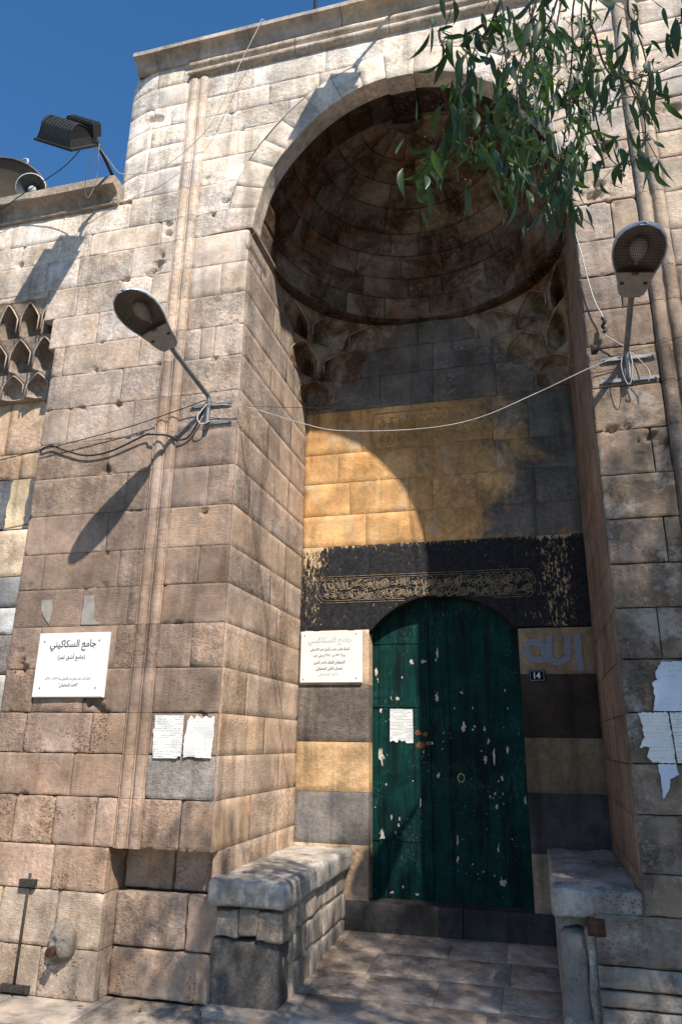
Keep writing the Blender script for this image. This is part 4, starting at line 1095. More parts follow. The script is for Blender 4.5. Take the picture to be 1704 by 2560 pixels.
def shape(txt):
    t = txt.replace('لأ', '\u0001').replace('لا', '\u0002')
    F = dict(FORMS); F['\u0001'] = (0xFEF7, 2); F['\u0002'] = (0xFEFB, 2)
    out = []
    for i, ch in enumerate(t):
        if ch not in F: out.append(ch); continue
        code, n_ = F[ch]
        if n_ == 5: out.append('\u0640'); continue
        prv = i > 0 and t[i-1] in F and F[t[i-1]][1] in (4, 5)
        nxt = i < len(t)-1 and t[i+1] in F
        if n_ == 2: out.append(chr(code+(1 if prv else 0)))
        else: out.append(chr(code+(3 if prv and nxt else 2 if nxt else 1 if prv else 0)))
    v = ''.join(out)[::-1]
    res = []; run = ''
    for ch in v:
        if '٠' <= ch <= '٩': run = ch+run
        else:
            res.append(run); run = ''; res.append({'(': ')', ')': '('}.get(ch, ch))
    res.append(run)
    return ''.join(res)
_tc = bpy.data.curves.new('lettering', 'FONT'); _to = bpy.data.objects.new('lettering', _tc); COL.objects.link(_to)
def text_mesh(name, body, width, cx, zc, y, mat, parent, bold=0.0, thick=0.0015, height=None):
    _tc.body = body; _tc.offset = bold; _tc.size = 1.0; _tc.extrude = 0.0; _tc.resolution_u = 3
    bpy.context.view_layer.update()
    me = bpy.data.meshes.new_from_object(_to.evaluated_get(bpy.context.evaluated_depsgraph_get()))
    n_ = len(me.vertices); co = np.zeros(n_*3); me.vertices.foreach_get('co', co); co = co.reshape(-1, 3)
    x0, x1, y0, y1 = co[:, 0].min(), co[:, 0].max(), co[:, 1].min(), co[:, 1].max()
    sx = width/(x1-x0); sy = sx if height is None else height/(y1-y0)
    out = np.stack([(co[:, 0]-(x0+x1)/2)*sx+cx, np.full(n_, y), (co[:, 1]-(y0+y1)/2)*sy+zc], 1)
    me.vertices.foreach_set('co', out.ravel()); me.materials.clear(); me.update()
    o = link(name, me, mat); adopt(parent, o); return o
def plaque(x0, x1, z0, z1, y, label, lines, screws):
    t = empty('marble_plaque', ((x0+x1)/2, y, z0)); tag(t, label, 'sign', 'marble name plaques of the mosque')
    m1 = MB(); b = 0.006; yf = y-0.028
    P = [(x0, z0), (x1, z0), (x1, z1), (x0, z1)]; Q = [(x0+b, z0+b), (x1-b, z0+b), (x1-b, z1-b), (x0+b, z1-b)]
    vs = [(px, y, pz) for px, pz in P]+[(px, yf+b, pz) for px, pz in P]+[(px, yf, pz) for px, pz in Q]
    fs = [(0, 1, 5, 4), (1, 2, 6, 5), (2, 3, 7, 6), (3, 0, 4, 7), (4, 5, 9, 8), (5, 6, 10, 9), (6, 7, 11, 10), (7, 4, 8, 11), (8, 9, 10, 11)]
    m1.add(vs, fs); m1.build('slab', 'marble', t)
    for (sx, sz) in screws:
        q = MB(); q.tube([(sx, yf-0.004, sz), (sx, yf+0.002, sz)], 0.006, 8); q.build('screw', 'brass_rust', t)
    for (body, w, cx, zc, mat, bold, h) in lines:
        text_mesh('lettering', shape(body), w, cx, zc, yf-0.0012, mat, t, bold, height=h)
    return t
plaque(-3.79, -3.165, 1.99, 2.484, -0.004, 'white marble plaque with black Arabic lettering on the outer wall', [
    ('جامع السكاكيني', 0.41, -3.475, 2.385, 'ink', 0.02, 0.092), ('(جامع أشق تمر)', 0.245, -3.475, 2.293, 'ink', 0.018, 0.058),
    ('أنشأه نائب حلب أشق تمر الأشرفي سنة ٧٧٣هـ - ١٣٧٢م', 0.40, -3.485, 2.13, 'ink', 0.010, 0.036), ('"العهد المملوكي"', 0.175, -3.475, 2.078, 'ink', 0.016, 0.038)],
    [(-3.735, 2.42), (-3.245, 2.42), (-3.725, 2.06), (-3.235, 2.06)])
plaque(-2.196, -1.576, 2.228, 2.722, D-0.006, 'white marble plaque with worn first line beside the green door', [
    ('جامع السكاكيني', 0.44, -1.90, 2.625, 'ink_worn', 0.010, 0.085), ('أنشأه نائب حلب أشق تمر الأشرفي', 0.395, -1.895, 2.545, 'ink', 0.018, 0.044), ('سنة ٧٧٣ هـ - ١٣٧٢ م في عهد', 0.32, -1.90, 2.483, 'ink', 0.018, 0.042),
    ('السلطان الملك ناصر الدين', 0.31, -1.90, 2.420, 'ink', 0.018, 0.040), ('شعبان الثاني المملوكي', 0.265, -1.90, 2.358, 'ink', 0.018, 0.042), ('العهد المملوكي', 0.20, -1.91, 2.305, 'ink_worn', 0.008, 0.04)],
    [(-2.155, 2.683), (-1.635, 2.69), (-2.16, 2.262), (-1.635, 2.27)])
nt = empty('house_number_plate', (0.03, D, 2.23)); tag(nt, 'dark blue enamel house number plate reading 14 right of the door', 'sign')
q = MB(); q.bbox(-0.040, 0.097, D-0.016, D-0.002, 2.233, 2.330); q.build('plate', 'number_blue', nt)
q = MB()
for (xa, xb, za, zb) in ((-0.032, 0.089, 2.240, 2.2418), (-0.032, 0.089, 2.3212, 2.323), (-0.032, -0.0302, 2.242, 2.321), (0.0872, 0.089, 2.242, 2.321)): q.bbox(xa, xb, D-0.0175, D-0.0155, za, zb)
q.build('border', 'enamel_white', nt)
text_mesh('digits', '14', 0.056, 0.03, 2.2815, D-0.0172, 'enamel_white', nt, 0.03, height=0.056)

def torn(name, pts, y, mat, label, group, curl=0.010, jag=0.006, lift=None):
    """sheet of paper with torn edges: outline points (x, z) in metres; thin solid"""
    c = (sum(p[0] for p in pts)/len(pts), sum(p[1] for p in pts)/len(pts))
    out = []
    for i in range(len(pts)):
        a, b = Vector(pts[i]), Vector(pts[(i+1) % len(pts)])
        n_ = max(2, int((b-a).length/0.014))
        for k in range(n_):
            p_ = a.lerp(b, k/n_); d = Vector((-(b-a).y, (b-a).x)).normalized()
            out.append(p_+d*nz(Vector((p_.x*70, p_.y*70, 1.3)))*jag)
    K = len(out); vs = []
    R_ = 5
    for r in range(R_+1):
        s_ = r/R_
        for p_ in out:
            x = c[0]+(p_.x-c[0])*s_; z = c[1]+(p_.y-c[1])*s_
            vs.append((x-c[0], -0.002-curl*abs(nz(Vector((x*7, z*7, 3)))+0.3*s_), z-c[1]))
    fs = [(r*K+k, r*K+(k+1) % K, (r+1)*K+(k+1) % K, (r+1)*K+k) for r in range(R_) for k in range(K)]
    b = len(vs)
    vs += [(x, 0.0, z) for (x, _, z) in vs[R_*K:(R_+1)*K]]
    fs += [(R_*K+k, R_*K+(k+1) % K, b+(k+1) % K, b+k) for k in range(K)]
    o = mesh(name, vs, fs, mat); o.location = (c[0], y, c[1]); tag(o, label, 'poster' if 'poster' in name else 'notice', group); return o
def q6(a, b): p_ = at_y(1404+a/3.9267, 1380+b/3.9267, 0); return (p_.x, p_.z)
def o6(a, b): p_ = at_y(360+a/3.5636, 1560+b/3.5636, 0); return (p_.x, p_.z)
FY = -0.012
torn('wall_poster', [o6(*p) for p in ((110, 812), (365, 815), (352, 1010), (338, 1180), (318, 1175), (300, 1196), (88, 1195), (95, 990), (88, 950), (105, 920))], FY, 'paper_a', 'left one of two torn white paper posters on the pier', 'paper posters pasted on the left pier', jag=0.003)
torn('wall_poster', [o6(*p) for p in ((395, 870), (432, 812), (455, 850), (480, 810), (520, 845), (560, 815), (600, 840), (635, 818), (630, 1000), (612, 1080), (605, 1195), (470, 1192), (440, 1175), (355, 1192), (372, 1020))], FY, 'paper_b', 'right one of two torn white posters, shredded along its top', 'paper posters pasted on the left pier', jag=0.008)
RG = 'paper posters pasted on the right pier'
torn('wall_poster', [q6(*p) for p in ((965, 1082), (1300, 1070), (1300, 1560), (890, 1562), (905, 1440), (885, 1290), (925, 1255), (905, 1180))], FY, 'paper_grey', 'large bluish torn poster, topmost on the shaded right pier', RG, jag=0.008)
torn('wall_poster', [q6(*p) for p in ((740, 1580), (1028, 1574), (1075, 1850), (1110, 2068), (890, 2068), (830, 2010), (940, 1905), (750, 1920), (800, 1820), (785, 1690), (760, 1640))], FY-0.006, 'paper_b', 'ragged white poster in a sun patch below the bluish poster', RG, jag=0.009)
torn('wall_poster', [q6(*p) for p in ((1045, 1578), (1300, 1570), (1300, 2068), (1128, 2068), (1085, 1800))], FY-0.003, 'paper_a', 'white poster cut by the right picture edge beside the ragged one', RG, jag=0.003)
torn('wall_poster', [q6(*p) for p in ((930, 2086), (1110, 2082), (1140, 2180), (1060, 2230), (1040, 2340), (985, 2420), (965, 2220))], FY-0.002, 'paper_grey', 'lowest torn strip of bluish poster on the right pier', RG, jag=0.008)
c0 = at_y(852+224/1.8404, 1280+905/1.8404, DY-0.006)
torn('paper_notice', [(-1.345, 1.998), (-1.128, 1.995), (-1.126, 1.690), (-1.19, 1.686), (-1.2, 1.715), (-1.235, 1.70), (-1.26, 1.72), (-1.28, 1.69), (-1.32, 1.71), (-1.349, 1.695)], DY-0.007, 'paper_notice', 'white printed paper notice pasted on the green door', None, jag=0.002, curl=0.002)

# ------------------------------------------------------------------ street lamps
def lamp(neck, tip, roll, post_xy, zbot, zbend, label, plates):
    t = empty('street_lamp', (post_xy[0], 0.0, zbot)); tag(t, label, 'street lamp', 'street lamps on the portal wall')
    neck, tip = Vector(neck), Vector(tip)
    X = (tip-neck).normalized(); L = (tip-neck).length
    Yv = Vector((0, 0, 1)).cross(X).normalized(); Zv = X.cross(Yv)
    q = Matrix.Rotation(roll, 3, X); Yv = q @ Yv; Zv = q @ Zv
    def P(s, a, h): return neck+X*(s*L)+Yv*a+Zv*h
    S = [0.0, 0.04, 0.12, 0.24, 0.36, 0.48, 0.60, 0.72, 0.84, 0.93, 0.98, 1.0]
    W = [0.058, 0.078, 0.092, 0.103, 0.122, 0.144, 0.157, 0.158, 0.140, 0.105, 0.062, 0.02]
    H = [0.05, 0.062, 0.075, 0.088, 0.100, 0.112, 0.116, 0.110, 0.090, 0.062, 0.036, 0.012]
    K = 12
    sh = MB(); vs = []; fs = []
    for s_, w, h in zip(S, W, H):
        for k in range(K+1):
            a = math.pi*k/K; vs.append(P(s_, w*math.cos(a), h*math.sin(a)**0.8))
        vs.append(P(s_, -w, -0.012)); vs.append(P(s_, -w+0.010, -0.012)); vs.append(P(s_, w-0.010, -0.012)); vs.append(P(s_, w, -0.012))
    m = K+5
    ring_order = [m-1]+list(range(K+1))+[K+1, K+2]
    for i in range(len(S)-1):
        for a, b in zip(ring_order[:-1], ring_order[1:]): fs.append((i*m+a, i*m+b, (i+1)*m+b, (i+1)*m+a))
        fs.append((i*m+m-2, i*m+m-1, (i+1)*m+m-1, (i+1)*m+m-2))
    fs.append(tuple(range(m))); fs.append(tuple((len(S)-1)*m+k for k in range(m))[::-1])
    sh.add(vs, fs, True); sh.build('lamp_housing', 'lamp_paint', t)
    # reflector bowl
    rf = MB(); vs = []; fs = []; i0 = 4
    SS = list(zip(S, W, H))[i0-1:]
    for s_, w, h in SS:
        for k in range(K+1):
            a = math.pi*k/K; vs.append(P(s_, (w-0.010)*math.cos(a), max(0, h-0.012)*math.sin(a)**0.8-0.006))
    fs = [(i*(K+1)+k, i*(K+1)+k+1, (i+1)*(K+1)+k+1, (i+1)*(K+1)+k) for i in range(len(SS)-1) for k in range(K)]
    fs.append(tuple(range(K+1)))
    rf.add(vs, fs, True); rf.build('reflector', 'lamp_inside', t)
    # cover plate over the gear
    cv = MB(); lo = [(s_, w-0.007) for s_, w in zip(S, W) if s_ <= 0.36]
    vs = [P(s_, w, -0.016) for s_, w in lo]+[P(s_, -w, -0.016) for s_, w in reversed(lo)]+[P(s_, w, -0.004) for s_, w in lo]+[P(s_, -w, -0.004) for s_, w in reversed(lo)]
    n_ = len(lo)*2; cv.add(vs, [tuple(range(n_))]+[(k, (k+1) % n_, n_+(k+1) % n_, n_+k) for k in range(n_)]); cv.build('gear_cover', 'lamp_cover', t)
    for sgn in (-1, 1):
        lt = MB(); lt.box(P(0.22, sgn*0.07, -0.019), X*0.008, Yv*0.012, Zv*0.005); lt.build('latch', 'mesh_wire', t)
    hg = MB(); hg.box(P(0.355, 0.0, -0.018), X*0.008, Yv*0.022, Zv*0.005); hg.build('hinge', 'brass_rust', t)
    # protective wire mesh
    wr = MB()
    def width(s_): return float(np.interp(s_, S, W))-0.009
    s_ = 0.38
    while s_ < 0.985:
        w = width(s_); wr.box(P(s_, 0, -0.010), X*0.0008, Yv*w, Zv*0.0008); s_ += 0.02
    a = -0.148
    while a < 0.149:
        ss = [x for x in [0.36+0.01*k for k in range(64)] if width(x) > abs(a)]
        if len(ss) > 2: wr.box(P((ss[0]+ss[-1])/2, a, -0.0085), X*((ss[-1]-ss[0])*L/2), Yv*0.0008, Zv*0.0008)
        a += 0.012
    wr.build('wire_mesh', 'mesh_wire', t)
    bl = MB(); vs = []; prof = [(0.40, 0.012), (0.44, 0.014), (0.46, 0.02), (0.50, 0.038), (0.56, 0.052), (0.62, 0.056), (0.68, 0.048), (0.72, 0.03), (0.735, 0.004)]
    for s_, r in prof:
        for k in range(10): vs.append(P(s_, r*math.cos(2*math.pi*k/10), 0.045+r*math.sin(2*math.pi*k/10)))
    bl.add(vs, [(i*10+k, i*10+(k+1) % 10, (i+1)*10+(k+1) % 10, (i+1)*10+k) for i in range(len(prof)-1) for k in range(10)], True); bl.build('lamp_bulb', 'bulb', t)
    # arm and post
    px, py = post_xy
    ar = MB(); ar.tube(smooth_path([(px, py, zbot), (px, py, zbend-0.06), (px, py-0.02, zbend), tuple(Vector((px, py-0.02, zbend)).lerp(neck, 0.15)), tuple(neck+X*0.05+Zv*0.02)], 5), 0.020, 10); ar.build('lamp_arm', 'galvanised', t)
    for (xa, xb, zc_) in plates:
        pl = MB(); pl.bbox(xa, xb, -0.016, -0.009, zc_-0.013, zc_+0.013); pl.bbox(px-0.02, px+0.02, py-0.0, -0.0165, zc_-0.014, zc_+0.014)
        for xe in (xa+0.02, xb-0.02): pl.tube([(xe, -0.022, zc_), (xe, -0.014, zc_)], 0.008, 6)
        pl.build('wall_plate', 'galvanised', t)
    return t
lamp((-2.567, -0.566, 4.60), (-2.655, -1.16, 4.725), math.radians(20), (-2.466, -0.045), 4.163, 4.42, 'weathered street lamp on an arm, left of the niche', [(-2.64, -2.275, 4.36), (-2.45, -2.26, 4.194)])
lamp((0.785, -0.566, 4.533), (0.80, -1.15, 4.635), math.radians(-9), (0.797, -0.05), 4.168, 4.41, 'street lamp with mesh guard on the right pier under the leaves', [(0.625, 0.997, 4.376), (0.61, 1.0, 4.20)])

# ------------------------------------------------------------------ floodlights
def flood(shift, label, ext):
    S_ = Vector(shift)
    t = empty('floodlight', Vector((-3.64, -0.08, 6.89))+S_); tag(t, label, 'floodlight', 'floodlights on the parapets')
    O = Vector((-4.0, -0.76, 6.815))+S_; E1 = Vector((0.36, 0.05, -0.165)); e1 = E1.normalized(); e2 = Vector((0.10, 0.60, 0.76)); e2 = (e2-e1*e2.dot(e1)).normalized(); n_ = -e1.cross(e2)
    if n_.y > 0: n_ = -n_
    L1, L2, Hh = 0.39, 0.31, 0.17
    def P(a, b, c): return O+e1*a+e2*b+n_*c
    hs = MB(); vs = []; fs = []
    nr = 11; prof = lambda q: [(0.0, 0.0), (0.02, 0.05), (0.055, 0.125), (0.10, Hh-0.015), (0.15, Hh), (0.20, Hh-0.01), (0.26, 0.13), (0.31, 0.05), (L2, 0.0)]
    xs = []
    for k in range(nr):
        a = 0.015+(L1-0.03)*k/nr; w = (L1-0.03)/nr
        xs += [(a, 0.0), (a+w*0.15, 0.012), (a+w*0.5, 0.012), (a+w*0.65, 0.0)]
    xs = [(0.0, -0.004)]+xs+[(L1-0.01, -0.01), (L1, -0.05)]
    pr = prof(0); m = len(pr)
    for (a, h) in xs:
        sh = 0.0 if 0.0 < a < L1-0.005 else 0.03
        for j, (b, c) in enumerate(pr):
            g_ = 1.0 if 0 < j < m-1 else 0.0
            slope = 0.05*c/Hh if a > L1/2 else -0.05*c/Hh
            vs.append(P(a-slope*(1 if (a < 0.03 or a > L1-0.03) else 0.0), b+(0.165-b)*0.06*(sh > 0), c+h*g_))
    fs = [(i*m+j, i*m+j+1, (i+1)*m+j+1, (i+1)*m+j) for i in range(len(xs)-1) for j in range(m-1)]+[tuple(range(m)), tuple((len(xs)-1)*m+j for j in range(m))[::-1]]
    hs.add(vs, fs); hs.build('ribbed_housing', 'black_metal', t)
    rm = MB(); rm.box(P(L1/2, L2/2, -0.012), e1*(L1/2+0.012), e2*(L2/2+0.012), n_*0.011); rm.build('rim', 'black_metal', t)
    gb = MB(); gb.box(P(L1*0.56, L2+0.07, 0.10), e1*0.15, e2*0.055, n_*0.055)
    for k in range(8): gb.box(P(L1*0.56-0.13+k*0.037, L2+0.07, 0.16), e1*0.007, e2*0.052, n_*0.008)
    gb.build('gear_box', 'black_metal', t)
    J = Vector((-3.65, -0.40, 7.03))+S_
    br = MB(); br.box(P(L1*0.86, L2+0.02, 0.03), e1*0.012, e2*0.07, n_*0.02); br.tube([P(L1*0.9, L2+0.03, 0.05), J], 0.014, 8); br.box(J, (0.025, 0, 0), (0, 0.03, 0), (0, 0, 0.02)); br.build('bracket', 'black_metal', t)
    pb = Vector((-3.64, -0.06, 6.885))+S_+Vector(ext)
    pl = MB(); pl.tube([J+Vector((0, 0.0, 0.02)), pb], 0.016, 8); pl.build('pole', 'rust', t)
    return t
flood((0, 0, 0), 'black ribbed floodlight leaning out from the left parapet', (0, 0, 0))
flood((2.92, -0.22, 1.62), 'second black floodlight mounted on the top cornice above the arch', (0, 0.2, -0.06))
q = MB(); q.tube([(-1.68, 0.05, 8.42), (-1.68, 0.05, 9.4)], 0.018, 8); o = q.build('roof_pole', 'iron'); tag(o, 'thin dark pole standing on the top cornice', 'pole')

# dish, loudspeaker and crescent on the roof at the left edge
sdh = empty('satellite_dish', (-5.75, 0.95, 6.7)); tag(sdh, 'large brown bowl-shaped dish behind the left parapet', 'satellite dish')
C0 = Vector((-5.64, 0.72, 7.60)); ax_ = Vector((0.30, -0.92, -0.25)).normalized(); bx = ax_.cross(Vector((0, 0, 1))).normalized(); by = bx.cross(ax_)
vs = []; K = 36
for r in (0.02, 0.12, 0.24, 0.36, 0.46, 0.53, 0.56):
    for k in range(K): vs.append(C0+bx*(r*math.cos(2*math.pi*k/K))+by*(r*math.sin(2*math.pi*k/K))+ax_*(0.34*r*r))
q = MB(); q.add(vs, [(i*K+k, i*K+(k+1) % K, (i+1)*K+(k+1) % K, (i+1)*K+k) for i in range(6) for k in range(K)], True); q.build('dish_bowl', 'dish_brown', sdh)
q = MB(); q.tube([C0+bx*(0.56*math.cos(2*math.pi*k/K))+by*(0.56*math.sin(2*math.pi*k/K))+ax_*(0.34*0.3136) for k in range(K+1)], 0.014, 6); q.build('rim', 'dish_brown', sdh)
q = MB(); q.tube([C0+by*-0.52+ax_*0.1, C0+ax_*0.5], 0.014, 6); q.tube([C0+ax_*0.46, C0+ax_*0.56], 0.035, 8); q.build('feed_arm', 'horn_grey', sdh)
q = MB(); q.tube([C0-ax_*0.02, C0-ax_*0.2, (-5.82, 1.0, 6.7)], 0.03, 8); q.build('mast', 'iron', sdh)
hn = empty('horn_loudspeaker', (-4.98, 0.35, 6.7)); tag(hn, 'grey horn loudspeaker with dark mouth behind the left parapet', 'loudspeaker')
A0 = Vector((-4.95, 0.30, 7.40)); hx = Vector((0.35, -0.9, -0.22)).normalized(); b1 = hx.cross(Vector((0, 0, 1))).normalized(); b2 = b1.cross(hx)
def lathe(prof, K=20):
    vs = [A0+hx*d+b1*(r*math.cos(2*math.pi*k/K))+b2*(r*math.sin(2*math.pi*k/K)) for d, r in prof for k in range(K)]
    return vs, [(i*K+k, i*K+(k+1) % K, (i+1)*K+(k+1) % K, (i+1)*K+k) for i in range(len(prof)-1) for k in range(K)]
q = MB(); q.add(*lathe([(-0.30, 0.03), (-0.22, 0.06), (-0.1, 0.10), (-0.02, 0.155), (0.0, 0.165), (0.004, 0.155)]), True); q.build('horn', 'horn_grey', hn)
q = MB(); q.add(*lathe([(0.002, 0.152), (-0.04, 0.12), (-0.12, 0.06), (-0.2, 0.02)]), True); q.build('horn_mouth', 'horn_dark', hn)
q = MB(); q.add(*lathe([(-0.16, 0.002), (-0.05, 0.045), (-0.035, 0.03), (-0.03, 0.002)]), True); q.build('driver_cone', 'horn_grey', hn)
q = MB(); q.tube([A0-hx*0.15, (-5.05, 0.42, 6.7)], 0.016, 6); q.build('mast', 'iron', hn)
q = MB(); cz = Vector((-5.40, 0.62, 8.13))
q.tube([cz+Vector((0.05*math.cos(t), 0, 0.055*math.sin(t))) for t in [math.radians(-80+25*k) for k in range(10)]], [0.004, 0.008, 0.011, 0.013, 0.013, 0.013, 0.012, 0.010, 0.007, 0.003], 6); q.tube([cz+Vector((0, 0, -0.055)), (-5.42, 0.72, 7.55), (-5.5, 0.9, 6.72)], 0.012, 6)
o = q.build('crescent_finial', 'horn_grey'); tag(o, 'small pale metal crescent above the brown dish', 'finial')

# ------------------------------------------------------------------ ironwork low on the left wall
ib = empty('iron_bar', (-3.6, 0, 0.05)); tag(ib, 'upright black iron bar held by two strap plates at lower left', 'iron bar')
q = MB(); q.tube([(-3.598, -0.022, 0.76), (-3.603, -0.026, 0.40), (-3.612, -0.024, 0.0)], 0.011, 6); q.build('rod', 'iron', ib)
q = MB(); q.bbox(-3.668, -3.54, -0.042, -0.008, 0.675, 0.722); q.build('strap_plate', 'iron', ib)
q = MB(); q.bbox(-3.712, -3.49, -0.036, -0.008, 0.018, 0.062); q.tube([(-3.52, -0.042, 0.04), (-3.52, -0.03, 0.04)], 0.009, 6); q.tube([(-3.555, -0.042, 0.04), (-3.555, -0.03, 0.04)], 0.009, 6); q.build('strap_plate', 'iron', ib)
wp = empty('pipe_stub', (-3.28, 0, 0.33)); tag(wp, 'capped pipe stub set in a rough mortar lump on the lower left wall', 'pipe')
vs = []; K = 22
for (rr, yy_) in ((1.0, 0.0), (0.95, -0.035), (0.8, -0.065), (0.62, -0.082), (0.42, -0.09), (0.2, -0.088), (0.04, -0.085)):
    for k in range(K):
        t = 2*math.pi*k/K; n_ = nz(Vector((math.cos(t)*1.6+3, math.sin(t)*1.6, 1.1)))
        r = rr*(1+0.35*n_); vs.append((-3.28+0.105*r*math.cos(t), yy_+(0.03*nz(Vector((math.cos(t)*4*rr, math.sin(t)*4*rr, 7)))+0.016*nz(Vector((math.cos(t)*11*rr, math.sin(t)*11*rr, 2))))*(rr < 0.97), 0.345+0.125*r*math.sin(t)))
q = MB(); q.add(vs, [(i*K+k, i*K+(k+1) % K, (i+1)*K+(k+1) % K, (i+1)*K+k) for i in range(6) for k in range(K)], True); o = q.build('mortar_lump', 'stone', wp); o.color = (0.21, 0.19, 0.165, 1.0)
q = MB(); q.tube([(-3.28, -0.03, 0.325), (-3.282, -0.12, 0.31)], 0.026, 10); q.tube([(-3.282, -0.12, 0.31), (-3.283, -0.15, 0.306)], 0.032, 8); q.build('pipe', 'rust', wp)

# dry leaves blown against the wall
for (x, y, a, lab) in ((-3.02, -0.12, 0.4, 'dry brown leaf on the pavement beside the lower left pier corner'), (-2.62, -0.05, 1.9, 'dry brown leaf on the pavement below the undercut in the left pier')):
    L_ = 0.05; vs = []
    for s_, w_ in ((0, 0.05), (0.25, 0.8), (0.5, 1.0), (0.75, 0.7), (1.0, 0.02)):
        for sg in (-1, 0, 1):
            lx, ly = (s_-0.5)*L_, sg*w_*0.011
            vs.append((x+lx*math.cos(a)-ly*math.sin(a), y+lx*math.sin(a)+ly*math.cos(a), 0.012+0.006*abs(sg)*w_+0.010*(s_-0.5)**2))
    o = mesh('fallen_leaf', vs, [(3*i+j, 3*i+j+1, 3*i+j+4, 3*i+j+3) for i in range(4) for j in range(2)], 'brass_rust', None, True)
    tag(o, lab, 'leaf', 'dry leaves on the pavement')

# ------------------------------------------------------------------ cables
def cable(pts, r, mat, label, n=8):
    q = MB(); q.tube(smooth_path(pts, n), r, 6); o = q.build('cable', mat); tag(o, label, 'cable'); return o
cable([(-2.46, -0.07, 4.34), (-2.19, -0.06, 4.30), (-2.0, -0.05, 4.24), (-1.64, -0.05, 4.09), (-1.32, -0.05, 3.995), (-0.73, -0.05, 3.95), (-0.29, -0.05, 3.99), (0.16, -0.05, 4.15), (0.55, -0.05, 4.31), (0.79, -0.06, 4.38)], 0.0036, 'cable_white', 'sagging white cable strung across the niche between the two lamps')
cable([(-2.46, -0.07, 4.37), (-2.19, -0.06, 4.30), (-1.33, -0.05, 4.20), (-0.6, -0.05, 4.22), (-0.12, -0.05, 4.28), (0.78, -0.055, 4.39), (1.18, -0.06, 4.47), (2.0, -0.06, 4.66)], 0.002, 'cable_black', 'thin dark wire stretched nearly straight across the niche above the white cable')
cable([(-2.48, -0.07, 4.38), (-2.76, -0.05, 4.32), (-3.3, -0.045, 4.20), (-4.44, -0.04, 4.03), (-5.6, -0.03, 3.90)], 0.0045, 'cable_black', 'thin wire running left from the lamp bracket past the side window')
cable([(-2.47, -0.07, 4.36), (-2.6, -0.03, 4.12), (-2.70, -0.03, 4.06), (-2.82, -0.06, 4.10), (-2.96, -0.06, 4.12), (-3.03, -0.04, 4.13), (-3.34, -0.03, 4.02), (-3.58, -0.03, 4.0), (-3.81, -0.03, 4.07), (-3.93, -0.03, 4.12), (-4.05, -0.02, 4.10), (-4.09, 0.1, 4.08)], 0.008, 'cable_black', 'thick black cable looping along the wall left of the lamp bracket')
cable([(-2.47, -0.07, 4.34), (-2.53, -0.10, 4.22), (-2.50, -0.08, 4.16), (-2.44, -0.06, 4.19)], 0.005, 'cable_white', 'short pale wire dangling from the left lamp bracket')
cable([(-3.65, -0.40, 7.02), (-3.58, -0.26, 6.92), (-3.52, -0.17, 6.85), (-3.39, -0.10, 6.87), (-3.14, -0.09, 6.88), (-2.80, -0.10, 7.10), (-2.58, -0.12, 7.36), (-2.36, -0.15, 7.90), (-2.19, -0.16, 8.30), (-2.15, -0.13, 8.44), (-2.1, 0.1, 8.45)], 0.0036, 'cable_white', 'pale cable drooping from the floodlight and rising to the top cornice')
cable([(-3.70, -0.46, 6.99), (-4.05, -0.30, 6.92), (-4.6, -0.16, 6.84), (-4.92, -0.12, 6.72), (-5.6, -0.05, 6.55)], 0.0045, 'cable_black', 'thin dark cable running from the floodlight down to the left edge')
def q8(a, b, y): return tuple(at_y(a/3.92, 250+b/3.92, y))
cable([q8(945, 470, -0.42), q8(900, 610, -0.36), q8(850, 740, -0.3), q8(835, 880, -0.25), q8(865, 958, -0.22), q8(925, 850, -0.25), q8(958, 720, -0.3), q8(965, 560, -0.38), q8(975, 430, -0.42)], 0.0036, 'cable_white', 'pale loop of cable hanging below the floodlight in front of the parapet')
cable([(0.30, -0.16, 8.42), (0.40, -0.10, 7.2), (0.47, -0.05, 6.2), (0.5, -0.05, 5.83), (0.52, -0.05, 5.58), (0.56, -0.05, 5.3), (0.59, -0.05, 5.05), (0.62, -0.05, 4.86), (0.67, -0.05, 4.69), (0.665, -0.05, 4.57), (0.73, -0.05, 4.5), (0.79, -0.06, 4.44)], 0.005, 'cable_white', 'white cable descending along the right niche edge to the right lamp')
def at_x(u, v, x):
    d = ray(u, v); return tuple(CAMP+d*((x-CAMP.x)/d.x))
cable([(-2.20, -0.05, 4.29)]+[at_x(360+a/3.5636, 1000+b/3.5636, -2.203) for a, b in ((868, 300), (905, 650), (960, 1050), (1010, 1450), (1060, 1800), (1100, 2150))]+[at_x(360+a/3.5636, 1560+b/3.5636, -2.203) for a, b in ((1180, 680), (1240, 1150), (1300, 1500))], 0.0013, 'twig', 'hair-thin wire hanging down the left flank of the niche')
cable([at_x(360+a/3.5636, 1000+b/3.5636, -2.203) for a, b in ((920, 640), (985, 1100), (1035, 1500), (1075, 1830), (1125, 2200))]+[at_x(360+1215/3.5636, 1560+640/3.5636, -2.203), at_x(360+1225/3.5636, 1560+1000/3.5636, -2.203)], 0.0011, 'twig', 'second hair-thin wire beside the first on the left flank of the niche')
kn = MB(); kn.tube(smooth_path([(0.66, -0.055, 4.70), (0.672, -0.075, 4.66), (0.655, -0.06, 4.63), (0.675, -0.05, 4.61), (0.66, -0.06, 4.58)], 5), 0.013, 7); o = kn.build('cable_splice', 'cable_black'); tag(o, 'dark taped splice on the cable beside the right lamp', 'cable')
def q5(a, b, y): return tuple(at_y(1404+a/3.9267, 800+b/3.9267, y))
cable([q5(600, 340, -0.09), q5(580, 420, -0.1), q5(590, 500, -0.1), q5(625, 600, -0.1), q5(660, 630, -0.1), q5(685, 560, -0.1), q5(690, 430, -0.1), q5(665, 320, -0.09)], 0.0036, 'cable_white', 'white wire loop around the foot of the right lamp post')
